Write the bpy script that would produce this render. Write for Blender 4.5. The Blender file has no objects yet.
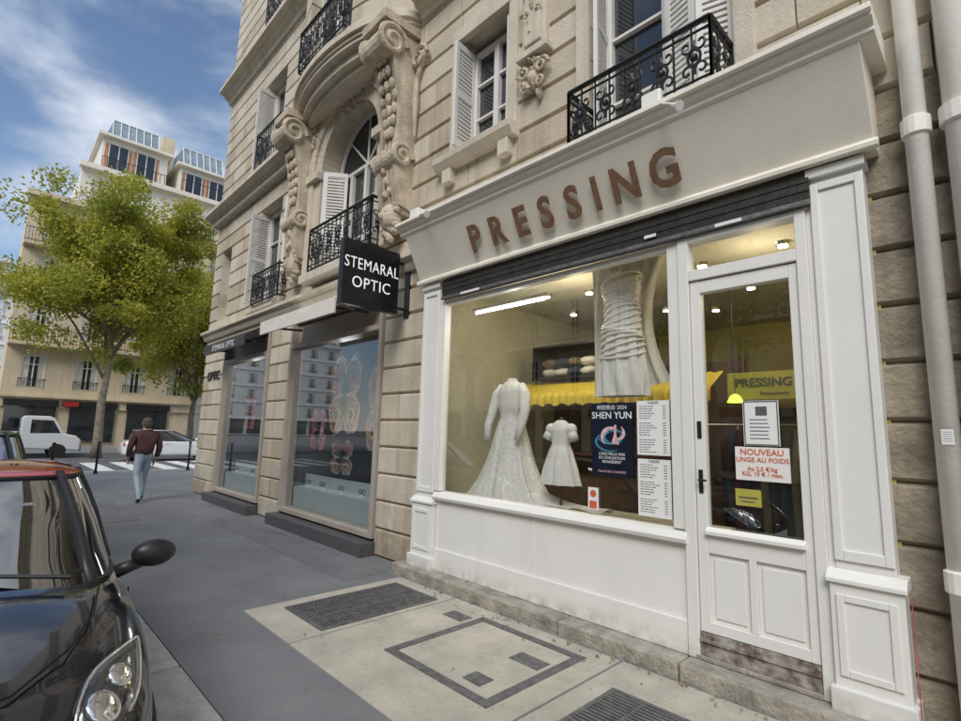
import bpy, math, random, numpy as np
from mathutils import Vector, Matrix, Euler
random.seed(7); rng=np.random.default_rng(5)
SC=bpy.context.scene; COL=SC.collection
# ------------------------------------------------------------------ materials
def _n(nt,t,**k):
    n=nt.nodes.new(t)
    for a,b in k.items(): setattr(n,a,b)
    return n
def mat(name,col,rough=.7,var=.15,scale=3.0,bump=0.0,bscale=60.0,metal=0.0,spec=.5,coat=0.0,col2=None,grime=0.0,grime_z=.5,streak=0.0,detail=6,emit=None,es=0,spots=0.0,spotscale=20,transl=0.0):
    m=bpy.data.materials.new(name); m.use_nodes=True; nt=m.node_tree; L=nt.links
    b=nt.nodes['Principled BSDF']
    b.inputs['Roughness'].default_value=rough; b.inputs['Metallic'].default_value=metal
    b.inputs['Specular IOR Level'].default_value=spec
    b.inputs['Coat Weight'].default_value=coat; b.inputs['Coat Roughness'].default_value=.03
    g=_n(nt,'ShaderNodeNewGeometry')
    no=_n(nt,'ShaderNodeTexNoise'); no.inputs['Scale'].default_value=scale; no.inputs['Detail'].default_value=detail; no.inputs['Roughness'].default_value=.62
    L.new(g.outputs['Position'],no.inputs['Vector'])
    r=_n(nt,'ShaderNodeValToRGB'); e=r.color_ramp.elements
    c2=col2 if col2 else tuple(c*(1-var) for c in col)
    c1=col if col2 else tuple(min(1,c*(1+var)) for c in col)
    e[0].position=.32; e[0].color=(*c2,1); e[1].position=.68; e[1].color=(*c1,1)
    L.new(no.outputs['Fac'],r.inputs['Fac']); cur=r.outputs['Color']
    def over(fac,colr):
        nonlocal cur
        mx=_n(nt,'ShaderNodeMix',data_type='RGBA'); L.new(fac,mx.inputs[0]); L.new(cur,mx.inputs[6]); mx.inputs[7].default_value=(*colr,1); cur=mx.outputs[2]
    if streak>0:
        mp=_n(nt,'ShaderNodeMapping'); mp.inputs['Scale'].default_value=(5,5,.35); L.new(g.outputs['Position'],mp.inputs['Vector'])
        n2=_n(nt,'ShaderNodeTexNoise'); n2.inputs['Scale'].default_value=1.2; n2.inputs['Detail'].default_value=5; L.new(mp.outputs[0],n2.inputs['Vector'])
        mr=_n(nt,'ShaderNodeMapRange'); mr.inputs[1].default_value=.48; mr.inputs[2].default_value=.72; mr.inputs[4].default_value=streak; L.new(n2.outputs['Fac'],mr.inputs[0])
        over(mr.outputs[0],(col[0]*.42,col[1]*.41,col[2]*.42))
    if spots>0:
        n4=_n(nt,'ShaderNodeTexNoise'); n4.inputs['Scale'].default_value=spotscale; n4.inputs['Detail'].default_value=3; L.new(g.outputs['Position'],n4.inputs['Vector'])
        mr=_n(nt,'ShaderNodeMapRange'); mr.inputs[1].default_value=.62; mr.inputs[2].default_value=.70; mr.inputs[4].default_value=spots; L.new(n4.outputs['Fac'],mr.inputs[0])
        over(mr.outputs[0],tuple(c*.45 for c in col))
    if grime>0:
        s=_n(nt,'ShaderNodeSeparateXYZ'); L.new(g.outputs['Position'],s.inputs[0])
        mr=_n(nt,'ShaderNodeMapRange'); mr.inputs[1].default_value=grime_z; mr.inputs[2].default_value=0.08; L.new(s.outputs[2],mr.inputs[0])
        n3=_n(nt,'ShaderNodeTexNoise'); n3.inputs['Scale'].default_value=7; n3.inputs['Detail'].default_value=8; n3.inputs['Roughness'].default_value=.75; L.new(g.outputs['Position'],n3.inputs['Vector'])
        mr2=_n(nt,'ShaderNodeMapRange'); mr2.inputs[1].default_value=.42; mr2.inputs[2].default_value=.62; L.new(n3.outputs['Fac'],mr2.inputs[0])
        mu=_n(nt,'ShaderNodeMath',operation='MULTIPLY'); L.new(mr.outputs[0],mu.inputs[0]); L.new(mr2.outputs[0],mu.inputs[1])
        mu2=_n(nt,'ShaderNodeMath',operation='MULTIPLY'); L.new(mu.outputs[0],mu2.inputs[0]); mu2.inputs[1].default_value=grime
        over(mu2.outputs[0],(.16,.13,.09))
    L.new(cur,b.inputs['Base Color'])
    if bump>0:
        nb=_n(nt,'ShaderNodeTexNoise'); nb.inputs['Scale'].default_value=bscale; nb.inputs['Detail'].default_value=5; L.new(g.outputs['Position'],nb.inputs['Vector'])
        bp=_n(nt,'ShaderNodeBump'); bp.inputs['Strength'].default_value=bump; bp.inputs['Distance'].default_value=.02; L.new(nb.outputs['Fac'],bp.inputs['Height']); L.new(bp.outputs[0],b.inputs['Normal'])
    if emit:
        b.inputs['Emission Color'].default_value=(*emit,1); b.inputs['Emission Strength'].default_value=es
    if transl>0:
        tr_=_n(nt,'ShaderNodeBsdfTranslucent'); L.new(cur,tr_.inputs[0]); ms=_n(nt,'ShaderNodeMixShader'); ms.inputs[0].default_value=transl
        L.new(b.outputs[0],ms.inputs[1]); L.new(tr_.outputs[0],ms.inputs[2]); L.new(ms.outputs[0],nt.nodes['Material Output'].inputs[0])
    return m
def glassmat(name,tint=(.95,.97,.97),boost=1.0,rough=0.0,base=0.02,pw_=3.5):
    m=bpy.data.materials.new(name); m.use_nodes=True; nt=m.node_tree; nt.nodes.clear(); L=nt.links
    o=_n(nt,'ShaderNodeOutputMaterial'); t=_n(nt,'ShaderNodeBsdfTransparent'); t.inputs[0].default_value=(*tint,1)
    g=_n(nt,'ShaderNodeBsdfGlossy'); g.inputs['Roughness'].default_value=rough; g.inputs[0].default_value=(1,1,1,1)
    lw=_n(nt,'ShaderNodeLayerWeight'); lw.inputs[0].default_value=.5
    pw=_n(nt,'ShaderNodeMath',operation='POWER'); L.new(lw.outputs['Facing'],pw.inputs[0]); pw.inputs[1].default_value=pw_
    ma=_n(nt,'ShaderNodeMath',operation='MULTIPLY_ADD'); L.new(pw.outputs[0],ma.inputs[0]); ma.inputs[1].default_value=boost; ma.inputs[2].default_value=base; ma.use_clamp=True
    mx=_n(nt,'ShaderNodeMixShader'); L.new(ma.outputs[0],mx.inputs[0]); L.new(t.outputs[0],mx.inputs[1]); L.new(g.outputs[0],mx.inputs[2]); L.new(mx.outputs[0],o.inputs[0])
    return m
M={}
M['s1']=mat('limestone',(.57,.495,.385),.85,.11,2.2,.35,45,grime=.4,grime_z=1.0,streak=.34)
M['s2']=mat('limestone_pale',(.63,.56,.45),.85,.10,2.6,.35,45,grime=.4,grime_z=1.0,streak=.30)
M['s3']=mat('limestone_warm',(.50,.42,.315),.85,.14,2.0,.4,40,grime=.5,grime_z=1.2,streak=.42)
M['carve']=mat('carved_limestone',(.54,.46,.35),.9,.25,5,.5,30,streak=.5)
M['s4']=mat('weathered_limestone',(.31,.265,.20),.9,.35,5,.9,25,grime=.6,grime_z=2,streak=.6)
M['paint']=mat('cream_white_paint',(.81,.795,.755),.42,.035,1.5,.06,90,grime=.6,grime_z=.26,streak=.06)
M['fascia']=mat('cream_fascia_paint',(.88,.83,.72),.5,.04,1.2,.08,60,streak=.09)
M['brown']=mat('rusty_brown_letter',(.28,.165,.095),.75,.4,22,.25,80,col2=(.17,.09,.05))
M['shutter']=mat('dark_roller_steel',(.05,.045,.04),.45,.3,12,.2,60,metal=.4)
M['iron']=mat('black_wrought_iron',(.012,.012,.014),.45,.2,20)
M['white']=mat('white_shutter_paint',(.72,.70,.66),.55,.06,3,.05,60)
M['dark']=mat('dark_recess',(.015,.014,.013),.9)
M['win']=mat('dark_window_glass',(.02,.024,.028),.04,.4,1.1,spec=.9)
M['curtain']=mat('net_curtain',(.55,.53,.48),.8,.25,4)
M['asphalt']=mat('pavement_asphalt',(.235,.24,.25),.9,.17,1.1,.8,150,spots=.4,spotscale=90,detail=9)
M['road']=mat('road_asphalt',(.13,.132,.138),.85,.2,.8,.5,120)
M['slab']=mat('concrete_slab',(.47,.435,.365),.85,.18,3.2,.4,90,detail=9,spots=.4,spotscale=28)
M['kerb']=mat('granite_kerb',(.42,.41,.39),.8,.2,9,.4,80)
M['step']=mat('worn_stone_step',(.34,.31,.26),.9,.4,6,.8,35,detail=9)
M['steel']=mat('worn_steel',(.17,.17,.17),.5,.35,18,.3,70,metal=.5)
M['hole']=mat('black_void',(.006,.006,.006),1)
M['glass']=glassmat('shop_glass',boost=.95,base=.19)
M['optglass']=glassmat('optician_glass',(.72,.76,.76),.5,base=.13,pw_=3.2)
M['carglass']=glassmat('car_glass',(.38,.43,.44),1.0,base=.26)
M['wall_y']=mat('yellow_interior_wall',(.46,.40,.13),.8,.12,1.5)
M['wall_p']=mat('pale_interior_wall',(.50,.47,.35),.8,.12,1.2)
M['ceil']=mat('interior_ceiling',(.60,.57,.48),.8,.04)
M['floor']=mat('interior_floor',(.15,.12,.08),.5,.2)
M['yellow']=mat('yellow_canopy',(.88,.68,.07),.6,.06)
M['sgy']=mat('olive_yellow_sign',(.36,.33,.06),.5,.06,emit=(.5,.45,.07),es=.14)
M['satin']=mat('white_satin',(.80,.78,.74),.42,.06,9,.35,38)
M['lace']=mat('ivory_lace',(.78,.76,.71),.75,.22,55,.8,70)
M['wood']=mat('wood_brown',(.12,.07,.038),.5,.3,7)
M['blk']=mat('black_plastic',(.015,.015,.016),.4,.2)
M['signblk']=mat('black_sign_panel',(.008,.008,.01),.25,.1)
M['emitw']=mat('lit_white_lettering',(.9,.9,.9),.5,emit=(1,1,1),es=.35)
M['lamp']=mat('lit_lamp',(1,.9,.7),.5,emit=(1,.88,.65),es=22)
M['tube']=mat('lit_tube',(1,1,1),.5,emit=(1,1,.95),es=7)
M['green']=mat('lit_green_shade',(.3,.7,.05),.5,emit=(.6,1,.08),es=2.5)
M['paper']=mat('white_paper',(.82,.82,.80),.6,.03)
M['paperpink']=mat('pinkish_paper',(.84,.79,.75),.6,.03)
M['ink']=mat('grey_ink',(.10,.10,.11),.7)
M['red']=mat('red_ink',(.62,.12,.04),.6)
M['navy']=mat('poster_navy',(.008,.013,.028),.35,.4,7)
M['cyan']=mat('poster_cyan',(.06,.24,.33),.5,.5,30)
M['pink']=mat('poster_pink',(.66,.42,.44),.5,.3,30)
M['pale']=mat('poster_pale',(.8,.8,.82),.5)
M['pipe']=mat('cream_drain_pipe',(.88,.85,.78),.5,.06,5,.1,50,streak=.12)
M['optframe']=mat('taupe_metal_frame',(.42,.37,.31),.5,.1)
M['optbase']=mat('dark_granite_base',(.09,.09,.095),.5,.3,30)
M['optpanel']=mat('pale_display_panel',(.55,.60,.60),.5,.05)
M['optin']=mat('optician_interior',(.10,.105,.105),.7,.2,1.2)
M['awn']=mat('cream_awning',(.80,.76,.69),.7,.08,5)
M['leafy']=mat('autumn_foliage',(.55,.50,.06),.6,.3,.8,col2=(.24,.30,.045),detail=7,transl=.45)
M['bark']=mat('plane_bark',(.24,.20,.15),.9,.4,5,.6,20)
M['skin']=mat('skin',(.45,.27,.19),.5,.08)
M['jacket']=mat('maroon_jacket',(.085,.035,.04),.8,.25,14,.4,30)
M['jeans']=mat('light_jeans',(.36,.44,.52),.85,.18,10,.3,60)
M['hair']=mat('grey_brown_hair',(.09,.065,.05),.7,.3,60,.5,120)
M['shoe']=mat('dark_shoe',(.03,.025,.02),.5)
M['carblk']=mat('black_car_paint',(.008,.009,.014),.2,.1,coat=1)
M['carred']=mat('red_car_paint',(.42,.015,.02),.25,.05,coat=1)
M['carwht']=mat('white_car_paint',(.74,.75,.76),.25,.03,coat=1)
M['cargry']=mat('dark_grey_car_paint',(.03,.035,.035),.25,.05,coat=1)
M['rubber']=mat('tyre_rubber',(.02,.02,.02),.85,.2)
M['alloy']=mat('alloy_rim',(.45,.45,.46),.3,.05,metal=.9)
M['chrome']=mat('chrome',(.8,.8,.81),.12,.02,metal=1)
M['lens']=glassmat('headlight_lens',(.97,.97,.98),.8,base=.06)
M['bstone']=mat('tan_facade',(.64,.53,.37),.85,.12,.8,.2,10,streak=.2)
M['bwhite']=mat('cream_facade',(.76,.71,.62),.8,.08,.6,streak=.12)
M['zinc']=mat('zinc_roof',(.30,.33,.37),.5,.15,1,metal=.2)
M['bfar']=mat('pale_far_facade',(.74,.74,.74),.8,.06,.5)
M['mark']=mat('white_road_paint',(.75,.75,.73),.7,.15,6)
M['pinkfilm']=mat('pink_edge_strip',(.5,.10,.16),.6,.3,10)
M['cloth']=[mat('garment_%s'%n,c,.85,.2,6) for n,c in (('charcoal',(.02,.02,.024)),('brown',(.06,.04,.028)),('blue_grey',(.04,.055,.09)),('beige',(.18,.15,.1)),('dark_green',(.025,.04,.03)),('maroon',(.07,.02,.02)))]
# ------------------------------------------------------------------ mesh builder
class MB:
    def __init__(s): s.v=[];s.f=[];s.m=[]
    def add(s,vs,fs,mi=0):
        o=len(s.v); s.v+= [tuple(v) for v in vs]; s.f+=[tuple(i+o for i in f) for f in fs]; s.m+=[mi]*len(fs); return s
    def box(s,x0,x1,y0,y1,z0,z1,mi=0):
        if x0>x1:x0,x1=x1,x0
        if y0>y1:y0,y1=y1,y0
        if z0>z1:z0,z1=z1,z0
        return s.add([(x0,y0,z0),(x1,y0,z0),(x1,y1,z0),(x0,y1,z0),(x0,y0,z1),(x1,y0,z1),(x1,y1,z1),(x0,y1,z1)],[(0,3,2,1),(4,5,6,7),(0,1,5,4),(1,2,6,5),(2,3,7,6),(3,0,4,7)],mi)
    def prism(s,prof,ax,lo,hi,mi=0):
        n=len(prof); vs=[]
        for t in (lo,hi):
            for a,b in prof:
                vs.append((t,a,b) if ax=='x' else (a,t,b) if ax=='y' else (a,b,t))
        fs=[tuple(range(n))[::-1],tuple(range(n,2*n))]+[(i,(i+1)%n,n+(i+1)%n,n+i) for i in range(n)]
        return s.add(vs,fs,mi)
    def tube(s,pts,r,n=8,mi=0,cap=True):
        pts=[Vector(p) for p in pts]; k=len(pts); rr=r if isinstance(r,(list,tuple)) else [r]*k
        vs=[];prev=None
        for i,p in enumerate(pts):
            t=(pts[min(i+1,k-1)]-pts[max(i-1,0)]).normalized()
            if prev is None:
                a=Vector((0,0,1)) if abs(t.z)<.9 else Vector((1,0,0)); u=t.cross(a).normalized()
            else:
                u=(prev-t*prev.dot(t)); u=u.normalized() if u.length>1e-6 else t.orthogonal().normalized()
            prev=u; w=t.cross(u)
            for j in range(n):
                a=2*math.pi*j/n; vs.append(p+(u*math.cos(a)+w*math.sin(a))*rr[i])
        fs=[(i*n+j,i*n+(j+1)%n,(i+1)*n+(j+1)%n,(i+1)*n+j) for i in range(k-1) for j in range(n)]
        if cap: fs+=[tuple(range(n))[::-1],tuple(range((k-1)*n,k*n))]
        return s.add(vs,fs,mi)
    def sph(s,c,r,mi=0,nu=12,nv=8,rot=None,jit=0):
        if not isinstance(r,(tuple,list)): r=(r,r,r)
        vs=[];c=Vector(c)
        for i in range(nv+1):
            ph=math.pi*i/nv
            for j in range(nu):
                th=2*math.pi*j/nu; k=1+jit*random.uniform(-1,1)
                q=Vector((r[0]*math.sin(ph)*math.cos(th)*k,r[1]*math.sin(ph)*math.sin(th)*k,r[2]*math.cos(ph)*k))
                if rot: q=rot@q
                vs.append(c+q)
        fs=[(i*nu+j,i*nu+(j+1)%nu,(i+1)*nu+(j+1)%nu,(i+1)*nu+j) for i in range(nv) for j in range(nu)]
        return s.add(vs,fs,mi)
    def grid(s,fn,nu,nv,mi=0,closeu=False):
        vs=[fn(i/(nu if closeu else nu-1) ,j/(nv-1)) for j in range(nv) for i in range(nu)]
        fs=[]
        for j in range(nv-1):
            for i in range(nu if closeu else nu-1):
                fs.append((j*nu+i,j*nu+(i+1)%nu,(j+1)*nu+(i+1)%nu,(j+1)*nu+i))
        return s.add(vs,fs,mi)
ORI={}
def link(o,parent=None,base=(0,0,0)):
    COL.objects.link(o)
    if parent is not None: o.parent=parent
    ORI[o.name]=tuple(base)
    return o
def meshobj(mb,name,mats,parent=None,bevel=0,smooth=False,base=None,subsurf=0,fixn=True):
    me=bpy.data.meshes.new(name)
    b=Vector(ORI[parent.name]) if parent is not None else Vector(base or (0,0,0))
    me.from_pydata([tuple(Vector(v)-b) for v in mb.v],[],mb.f)
    for m_ in (mats if isinstance(mats,(list,tuple)) else [mats]): me.materials.append(m_)
    me.polygons.foreach_set('material_index',mb.m)
    if fixn:
        import bmesh
        bm=bmesh.new(); bm.from_mesh(me); bmesh.ops.recalc_face_normals(bm,faces=bm.faces); bm.to_mesh(me); bm.free()
    if smooth:
        me.polygons.foreach_set('use_smooth',[True]*len(me.polygons))
    o=bpy.data.objects.new(name,me)
    if parent is None: o.location=b
    link(o,parent,b)
    if subsurf:
        md=o.modifiers.new('s','SUBSURF'); md.levels=subsurf; md.render_levels=subsurf
    if bevel>0:
        md=o.modifiers.new('b','BEVEL'); md.width=bevel; md.segments=2; md.limit_method='ANGLE'; md.angle_limit=math.radians(40)
    return o
def thing(name,loc,label,cat,group=None,kind=None):
    o=bpy.data.objects.new(name,None); o.empty_display_size=.3; o.location=loc; link(o,None,loc)
    tag(o,label,cat,group,kind); return o
def tag(o,label,cat,group=None,kind=None):
    if kind: o['kind']=kind
    if label: o['label']=label
    if cat: o['category']=cat
    if group: o['group']=group
    return o
def structure(o,label=None):
    o['kind']='structure'
    if label:o['label']=label
    return o
def textpart(body,size,m,name,parent,loc,rot=(math.pi/2,0,0),ext=.004,align='CENTER',off=0.0,sx=1.0,sp=1.0,ls=1.0):
    cu=bpy.data.curves.new('t','FONT'); cu.body=body; cu.size=size; cu.extrude=ext; cu.align_x=align; cu.align_y='CENTER'; cu.offset=off; cu.space_character=sp; cu.space_line=ls; cu.resolution_u=3
    o=bpy.data.objects.new('t',cu); COL.objects.link(o); bpy.context.view_layer.update()
    dg=bpy.context.evaluated_depsgraph_get(); me=bpy.data.meshes.new_from_object(o.evaluated_get(dg))
    bpy.data.objects.remove(o); bpy.data.curves.remove(cu)
    b=Vector(ORI[parent.name]) if parent is not None else Vector((0,0,0))
    T=Matrix.Translation(Vector(loc)-b)@Euler(rot).to_matrix().to_4x4()@Matrix.Diagonal((sx,1,1,1))
    me.transform(T); me.materials.clear(); me.materials.append(m); me.name=name
    for p in me.polygons: p.material_index=0
    q=bpy.data.objects.new(name,me); link(q,parent,b); return q
# ------------------------------------------------------------------ camera
yaw,pit,rol=[math.radians(a) for a in (44.0,8.06,1.5)]
F=Vector((-math.cos(yaw)*math.cos(pit), math.sin(yaw)*math.cos(pit), math.sin(pit)))
R=F.cross(Vector((0,0,1))).normalized(); U=R.cross(F)
c,s=math.cos(rol),math.sin(rol); R,U=c*R+s*U,-s*R+c*U
cam=bpy.data.cameras.new('camera'); cam.sensor_width=36; cam.lens=36*507.3/961; cam.clip_end=2000; cam.clip_start=.05
co=bpy.data.objects.new('camera',cam); COL.objects.link(co)
mw=Matrix((R,U,-F)).transposed().to_4x4(); mw.translation=Vector((0,-3.69,1.6)); co.matrix_world=mw
SC.camera=co
# ------------------------------------------------------------------ world + sun
SEL,SROT=math.radians(44),math.radians(150)
w=bpy.data.worlds.new('World'); SC.world=w; w.use_nodes=True; nt=w.node_tree; L=nt.links; bg=nt.nodes['Background']
sky=_n(nt,'ShaderNodeTexSky',sky_type='NISHITA'); sky.sun_disc=False; sky.sun_elevation=SEL; sky.sun_rotation=SROT; sky.air_density=1.0; sky.dust_density=.6; sky.ozone_density=2.0
tc=_n(nt,'ShaderNodeTexCoord'); mp=_n(nt,'ShaderNodeMapping'); mp.inputs['Scale'].default_value=(1,1,1.9); mp.inputs['Location'].default_value=(.9,.35,.1)
L.new(tc.outputs['Generated'],mp.inputs[0]); cn=_n(nt,'ShaderNodeTexNoise'); cn.inputs['Scale'].default_value=2.2; cn.inputs['Detail'].default_value=8; cn.inputs['Roughness'].default_value=.52; cn.inputs['Distortion'].default_value=.15
L.new(mp.outputs[0],cn.inputs['Vector']); cr=_n(nt,'ShaderNodeMapRange'); cr.inputs[1].default_value=.37; cr.inputs[2].default_value=.60; cr.interpolation_type='SMOOTHSTEP'; cr.inputs[4].default_value=.93
L.new(cn.outputs['Fac'],cr.inputs[0])
cn2=_n(nt,'ShaderNodeTexNoise'); cn2.inputs['Scale'].default_value=3.5; cn2.inputs['Detail'].default_value=5; L.new(mp.outputs[0],cn2.inputs['Vector'])
cc=_n(nt,'ShaderNodeValToRGB'); cc.color_ramp.elements[0].position=.35; cc.color_ramp.elements[0].color=(4.4,5.1,6.2,1); cc.color_ramp.elements[1].position=.60; cc.color_ramp.elements[1].color=(7.0,7.2,7.5,1)
L.new(cn2.outputs['Fac'],cc.inputs[0])
mx=_n(nt,'ShaderNodeMix',data_type='RGBA'); L.new(cr.outputs[0],mx.inputs[0]); L.new(sky.outputs[0],mx.inputs[6]); L.new(cc.outputs[0],mx.inputs[7])
L.new(mx.outputs[2],bg.inputs[0]); bg.inputs[1].default_value=.15
sd=Vector((math.sin(SROT)*math.cos(SEL),math.cos(SROT)*math.cos(SEL),math.sin(SEL)))
sl=bpy.data.lights.new('sun','SUN'); sl.energy=2.5; sl.angle=math.radians(30); sl.color=(1,.97,.92)
so=bpy.data.objects.new('sun',sl); COL.objects.link(so); so.rotation_euler=sd.to_track_quat('Z','Y').to_euler(); so.location=(0,0,40)
SC.view_settings.view_transform='Standard'; SC.view_settings.look='None'; SC.view_settings.exposure=0
# ------------------------------------------------------------------ ground
mb=MB(); mb.box(-400,400,-400,400,-.6,-.12); structure(meshobj(mb,'road',M['road']),'grey asphalt street')
def pave(pts,z0,z1,m,name,bev=.0):
    b_=MB(); b_.prism(pts,'z',z0,z1); o=meshobj(b_,name,m,bevel=bev); return structure(o)
arc=[( -19.0+1.9*math.cos(a)-0, -.65+1.9*math.sin(a)) for a in [math.radians(t) for t in (-90,-110,-130,-150,-170,-180)]]
pave([(60,-2.55),(60,.3),(-13.4,.3),(-13.4,40),(-20.9,40)]+arc[::-1],-.118,0,M['asphalt'],'pavement')
mb=MB(); x=20
while x>-18.9:
    mb.box(x-.985,x,-2.85,-2.552,-.3,.004+random.uniform(0,.003)); x-=1
structure(meshobj(mb,'kerb',M['kerb'],bevel=.02))
mb=MB(); 
for i in range(len(arc)-1):
    a0,a1=arc[i],arc[i+1]; cxk,cyk=-19.0,-.65
    f1=2.2/1.9
    P=lambda p,f:(cxk+(p[0]-cxk)*f,cyk+(p[1]-cyk)*f)
    mb.prism([P(a0,1.002),P(a1,1.002),P(a1,f1),P(a0,f1)],'z',-.3,.003)
mb.box(-21.2,-20.902,-.65,40,-.3,.003)
structure(meshobj(mb,'kerb',M['kerb']))
pave([(-33.5,-60),(-33.5,80),(-90,80),(-90,-60)],-.118,0,M['asphalt'],'pavement')
mb=MB()
for i in range(14):
    y=-9+i*1.05; mb.box(-27.5,-22.2,y,y+.55,-.118,-.116)
structure(meshobj(mb,'road_marking',M['mark']))
mb=MB(); mb.box(-9.6,-5.05,-.75,-.22,.001,.004); mb.box(-13,-10.2,-2.3,-1.6,.001,.004)
structure(meshobj(mb,'pavement_patch',mat('asphalt_patch',(.19,.193,.20),.9,.16,2,.6,150)))
ap=thing('concrete_apron',(-2.4,-1.0,0),'pale concrete apron with steel hatches beside the shop step','paving')
for a,b_ in ((-4.78,-3.86),(-3.85,-2.06),(-2.05,.4),(.41,2.4)):
    mb=MB(); mb.box(a,b_-.012,-1.87,-.215,-.08,.008); meshobj(mb,'slab',M['slab'],ap,bevel=.004)
def grate(x0,x1,y0,y1):
    g=thing('ventilation_grate',((x0+x1)/2,(y0+y1)/2,0),'worn steel slotted grate set in pale concrete','grate','grates in the pavement')
    b1=MB(); b1.box(x0,x1,y0,y1,.006,.0095); meshobj(b1,'void',M['hole'],g)
    b2=MB(); t=.03
    b2.box(x0-t,x1+t,y0-t,y0,.004,.02); b2.box(x0-t,x1+t,y1,y1+t,.004,.02); b2.box(x0-t,x0,y0,y1,.004,.019); b2.box(x1,x1+t,y0,y1,.004,.019)
    meshobj(b2,'frame',M['steel'],g)
    b3=MB(); n=int((y1-y0)/.034)
    for i in range(n): 
        yy=y0+(i+.5)*(y1-y0)/n; b3.box(x0,x1,yy-.0105,yy+.0105,.01,.018)
    for i in range(1,5):
        xx=x0+i*(x1-x0)/5; b3.box(xx-.008,xx+.008,y0,y1,.0105,.0186)
    meshobj(b3,'bars',M['steel'],g); return g
grate(-4.58,-3.95,-1.55,-.42); grate(-1.85,-.85,-1.45,-.66)
hatch=thing('access_hatch',(-2.78,-.9,0),'square concrete-filled hatch in a dark steel frame','hatch')
mb=MB(); x0,x1,y0,y1=-3.31,-2.25,-1.40,-.38; t=.07
mb.box(x0,x1,y0,y0+t,.005,.014);mb.box(x0,x1,y1-t,y1,.005,.014);mb.box(x0,x0+t,y0+t,y1-t,.005,.0135);mb.box(x1-t,x1,y0+t,y1-t,.005,.0135)
meshobj(mb,'frame',M['steel'],hatch)
for q in ((-2.62,-2.36,-.80,-.66),(-2.62,-2.46,-1.25,-1.12)):
    mb=MB(); mb.box(*q,.006,.013); meshobj(mb,'hinge_plate',M['steel'],hatch)
cover=thing('utility_cover',(-3.4,-.6,0),'small dark cast iron cover set in concrete','cover')
mb=MB(); mb.box(-3.60,-3.36,-.60,-.46,.005,.013); meshobj(mb,'lid',M['steel'],cover,bevel=.003)
mb=MB()
for i in range(260):
    t=random.random()
    if t<.75: x,y=random.uniform(-13,-.5),-.22-abs(random.gauss(0,.09))
    else: x,y=random.uniform(-12,-1),random.uniform(-2.8,-.3)
    a=random.uniform(0,6.28); r=random.uniform(.008,.024)
    pts=[(x+r*math.cos(a+k*1.57)*(1 if k%2 else .5),y+r*math.sin(a+k*1.57)*(1 if k%2 else .5),.014+random.uniform(0,.012)) for k in range(4)]
    mb.add(pts,[(0,1,2,3)])
lf=meshobj(mb,'fallen_leaves',mat('dry_leaf',(.26,.18,.09),.8,.5,30)); tag(lf,'dry fallen leaves scattered on grey pavement','leaves',kind='stuff')
# ------------------------------------------------------------------ main building
BX0,BX1=-13.8,9.0; YW=.1
bd=thing('stone_apartment_building',(-5,.1,0),'ornate beige limestone apartment building with iron balconies and carved arch','building')
AC=(-7.12,6.02,.92)
openings=[(-4.75,-.5,-1,3.36),(-8.8,-5.82,-1,3.42),(-12.3,-9.72,-1,3.42),(-4.42,-3.58,4.98,6.45),(-2.5,-1.22,4.1,6.9),(-10.9,-9.75,4.1,6.2),(-11.2,-10.1,7.1,9.3),(-11.2,-10.1,10.7,12.9),(-13.3,-12.6,4.1,6.0)]
ch=.345
mb=MB()
def block(mb,x0,x1,z0,z1,yf,yb,mi,hc=.027,vc=.007,d=.048):
    mb.add([(x0+vc,yf,z0+hc),(x1-vc,yf,z0+hc),(x1-vc,yf,z1-hc),(x0+vc,yf,z1-hc),(x0,yf+d,z0),(x1,yf+d,z0),(x1,yf+d,z1),(x0,yf+d,z1),(x0,yb,z0),(x1,yb,z0),(x1,yb,z1),(x0,yb,z1)],
     [(0,1,2,3),(4,5,1,0),(5,6,2,1),(6,7,3,2),(7,4,0,3),(8,9,5,4),(9,10,6,5),(10,11,7,6),(11,8,4,7)],mi)
nc=int(20/ch)
for c_ in range(nc):
    z0=c_*ch; z1=z0+ch; zm=(z0+z1)/2
    segs=[(BX0,BX1)]
    ops=[(a,b_) for a,b_,za,zb in openings if za<zm<zb]
    if 4.1<zm<AC[1]: ops.append((AC[0]-AC[2],AC[0]+AC[2]))
    elif AC[1]<=zm<AC[1]+AC[2]+.1:
        h=math.sqrt(max(0,(AC[2]+.1)**2-(zm-AC[1])**2)); ops.append((AC[0]-h,AC[0]+h))
    for a,b_ in ops:
        ns=[]
        for s0,s1 in segs:
            if b_<=s0 or a>=s1: ns.append((s0,s1)); continue
            if a>s0: ns.append((s0,a))
            if b_<s1: ns.append((b_,s1))
        segs=ns
    for s0,s1 in segs:
        x=s0; first=True
        while x<s1-1e-6:
            wd=.78 if not(first and c_%2) else .42
            e=x+wd
            if s1-e<.3: e=s1
            mi=random.choice([0,0,1,1,2])
            if -.6<x<-.2 and zm<3.8: mi=3
            block(mb,x,e,z0,z1,YW,YW+.42,mi); x=e; first=False
zt=nc*ch
mb.box(BX0+.4,BX0+.9,YW+.42,14,0,zt,0); mb.box(BX0+.9,BX1,13.6,14,0,zt,0); mb.box(BX1-.4,BX1,YW+.42,13.6,0,zt,0); mb.box(BX0,BX1,YW,14,zt,zt+.3,2)
mb.prism([(BX0,YW+.42),(BX0+.4,YW+.42),(BX0+.4,YW+.9)],'z',0,zt,0)
meshobj(mb,'wall',[M['s1'],M['s2'],M['s3'],M['s4']],bd)
mb=MB(); mb.box(BX0+.9,BX1-.4,YW+.43,13.6,3.45,3.65); mb.box(BX0+.9,BX1-.4,YW+.9,YW+1.0,3.65,zt); meshobj(mb,'inner_floor',M['dark'],bd)
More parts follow.
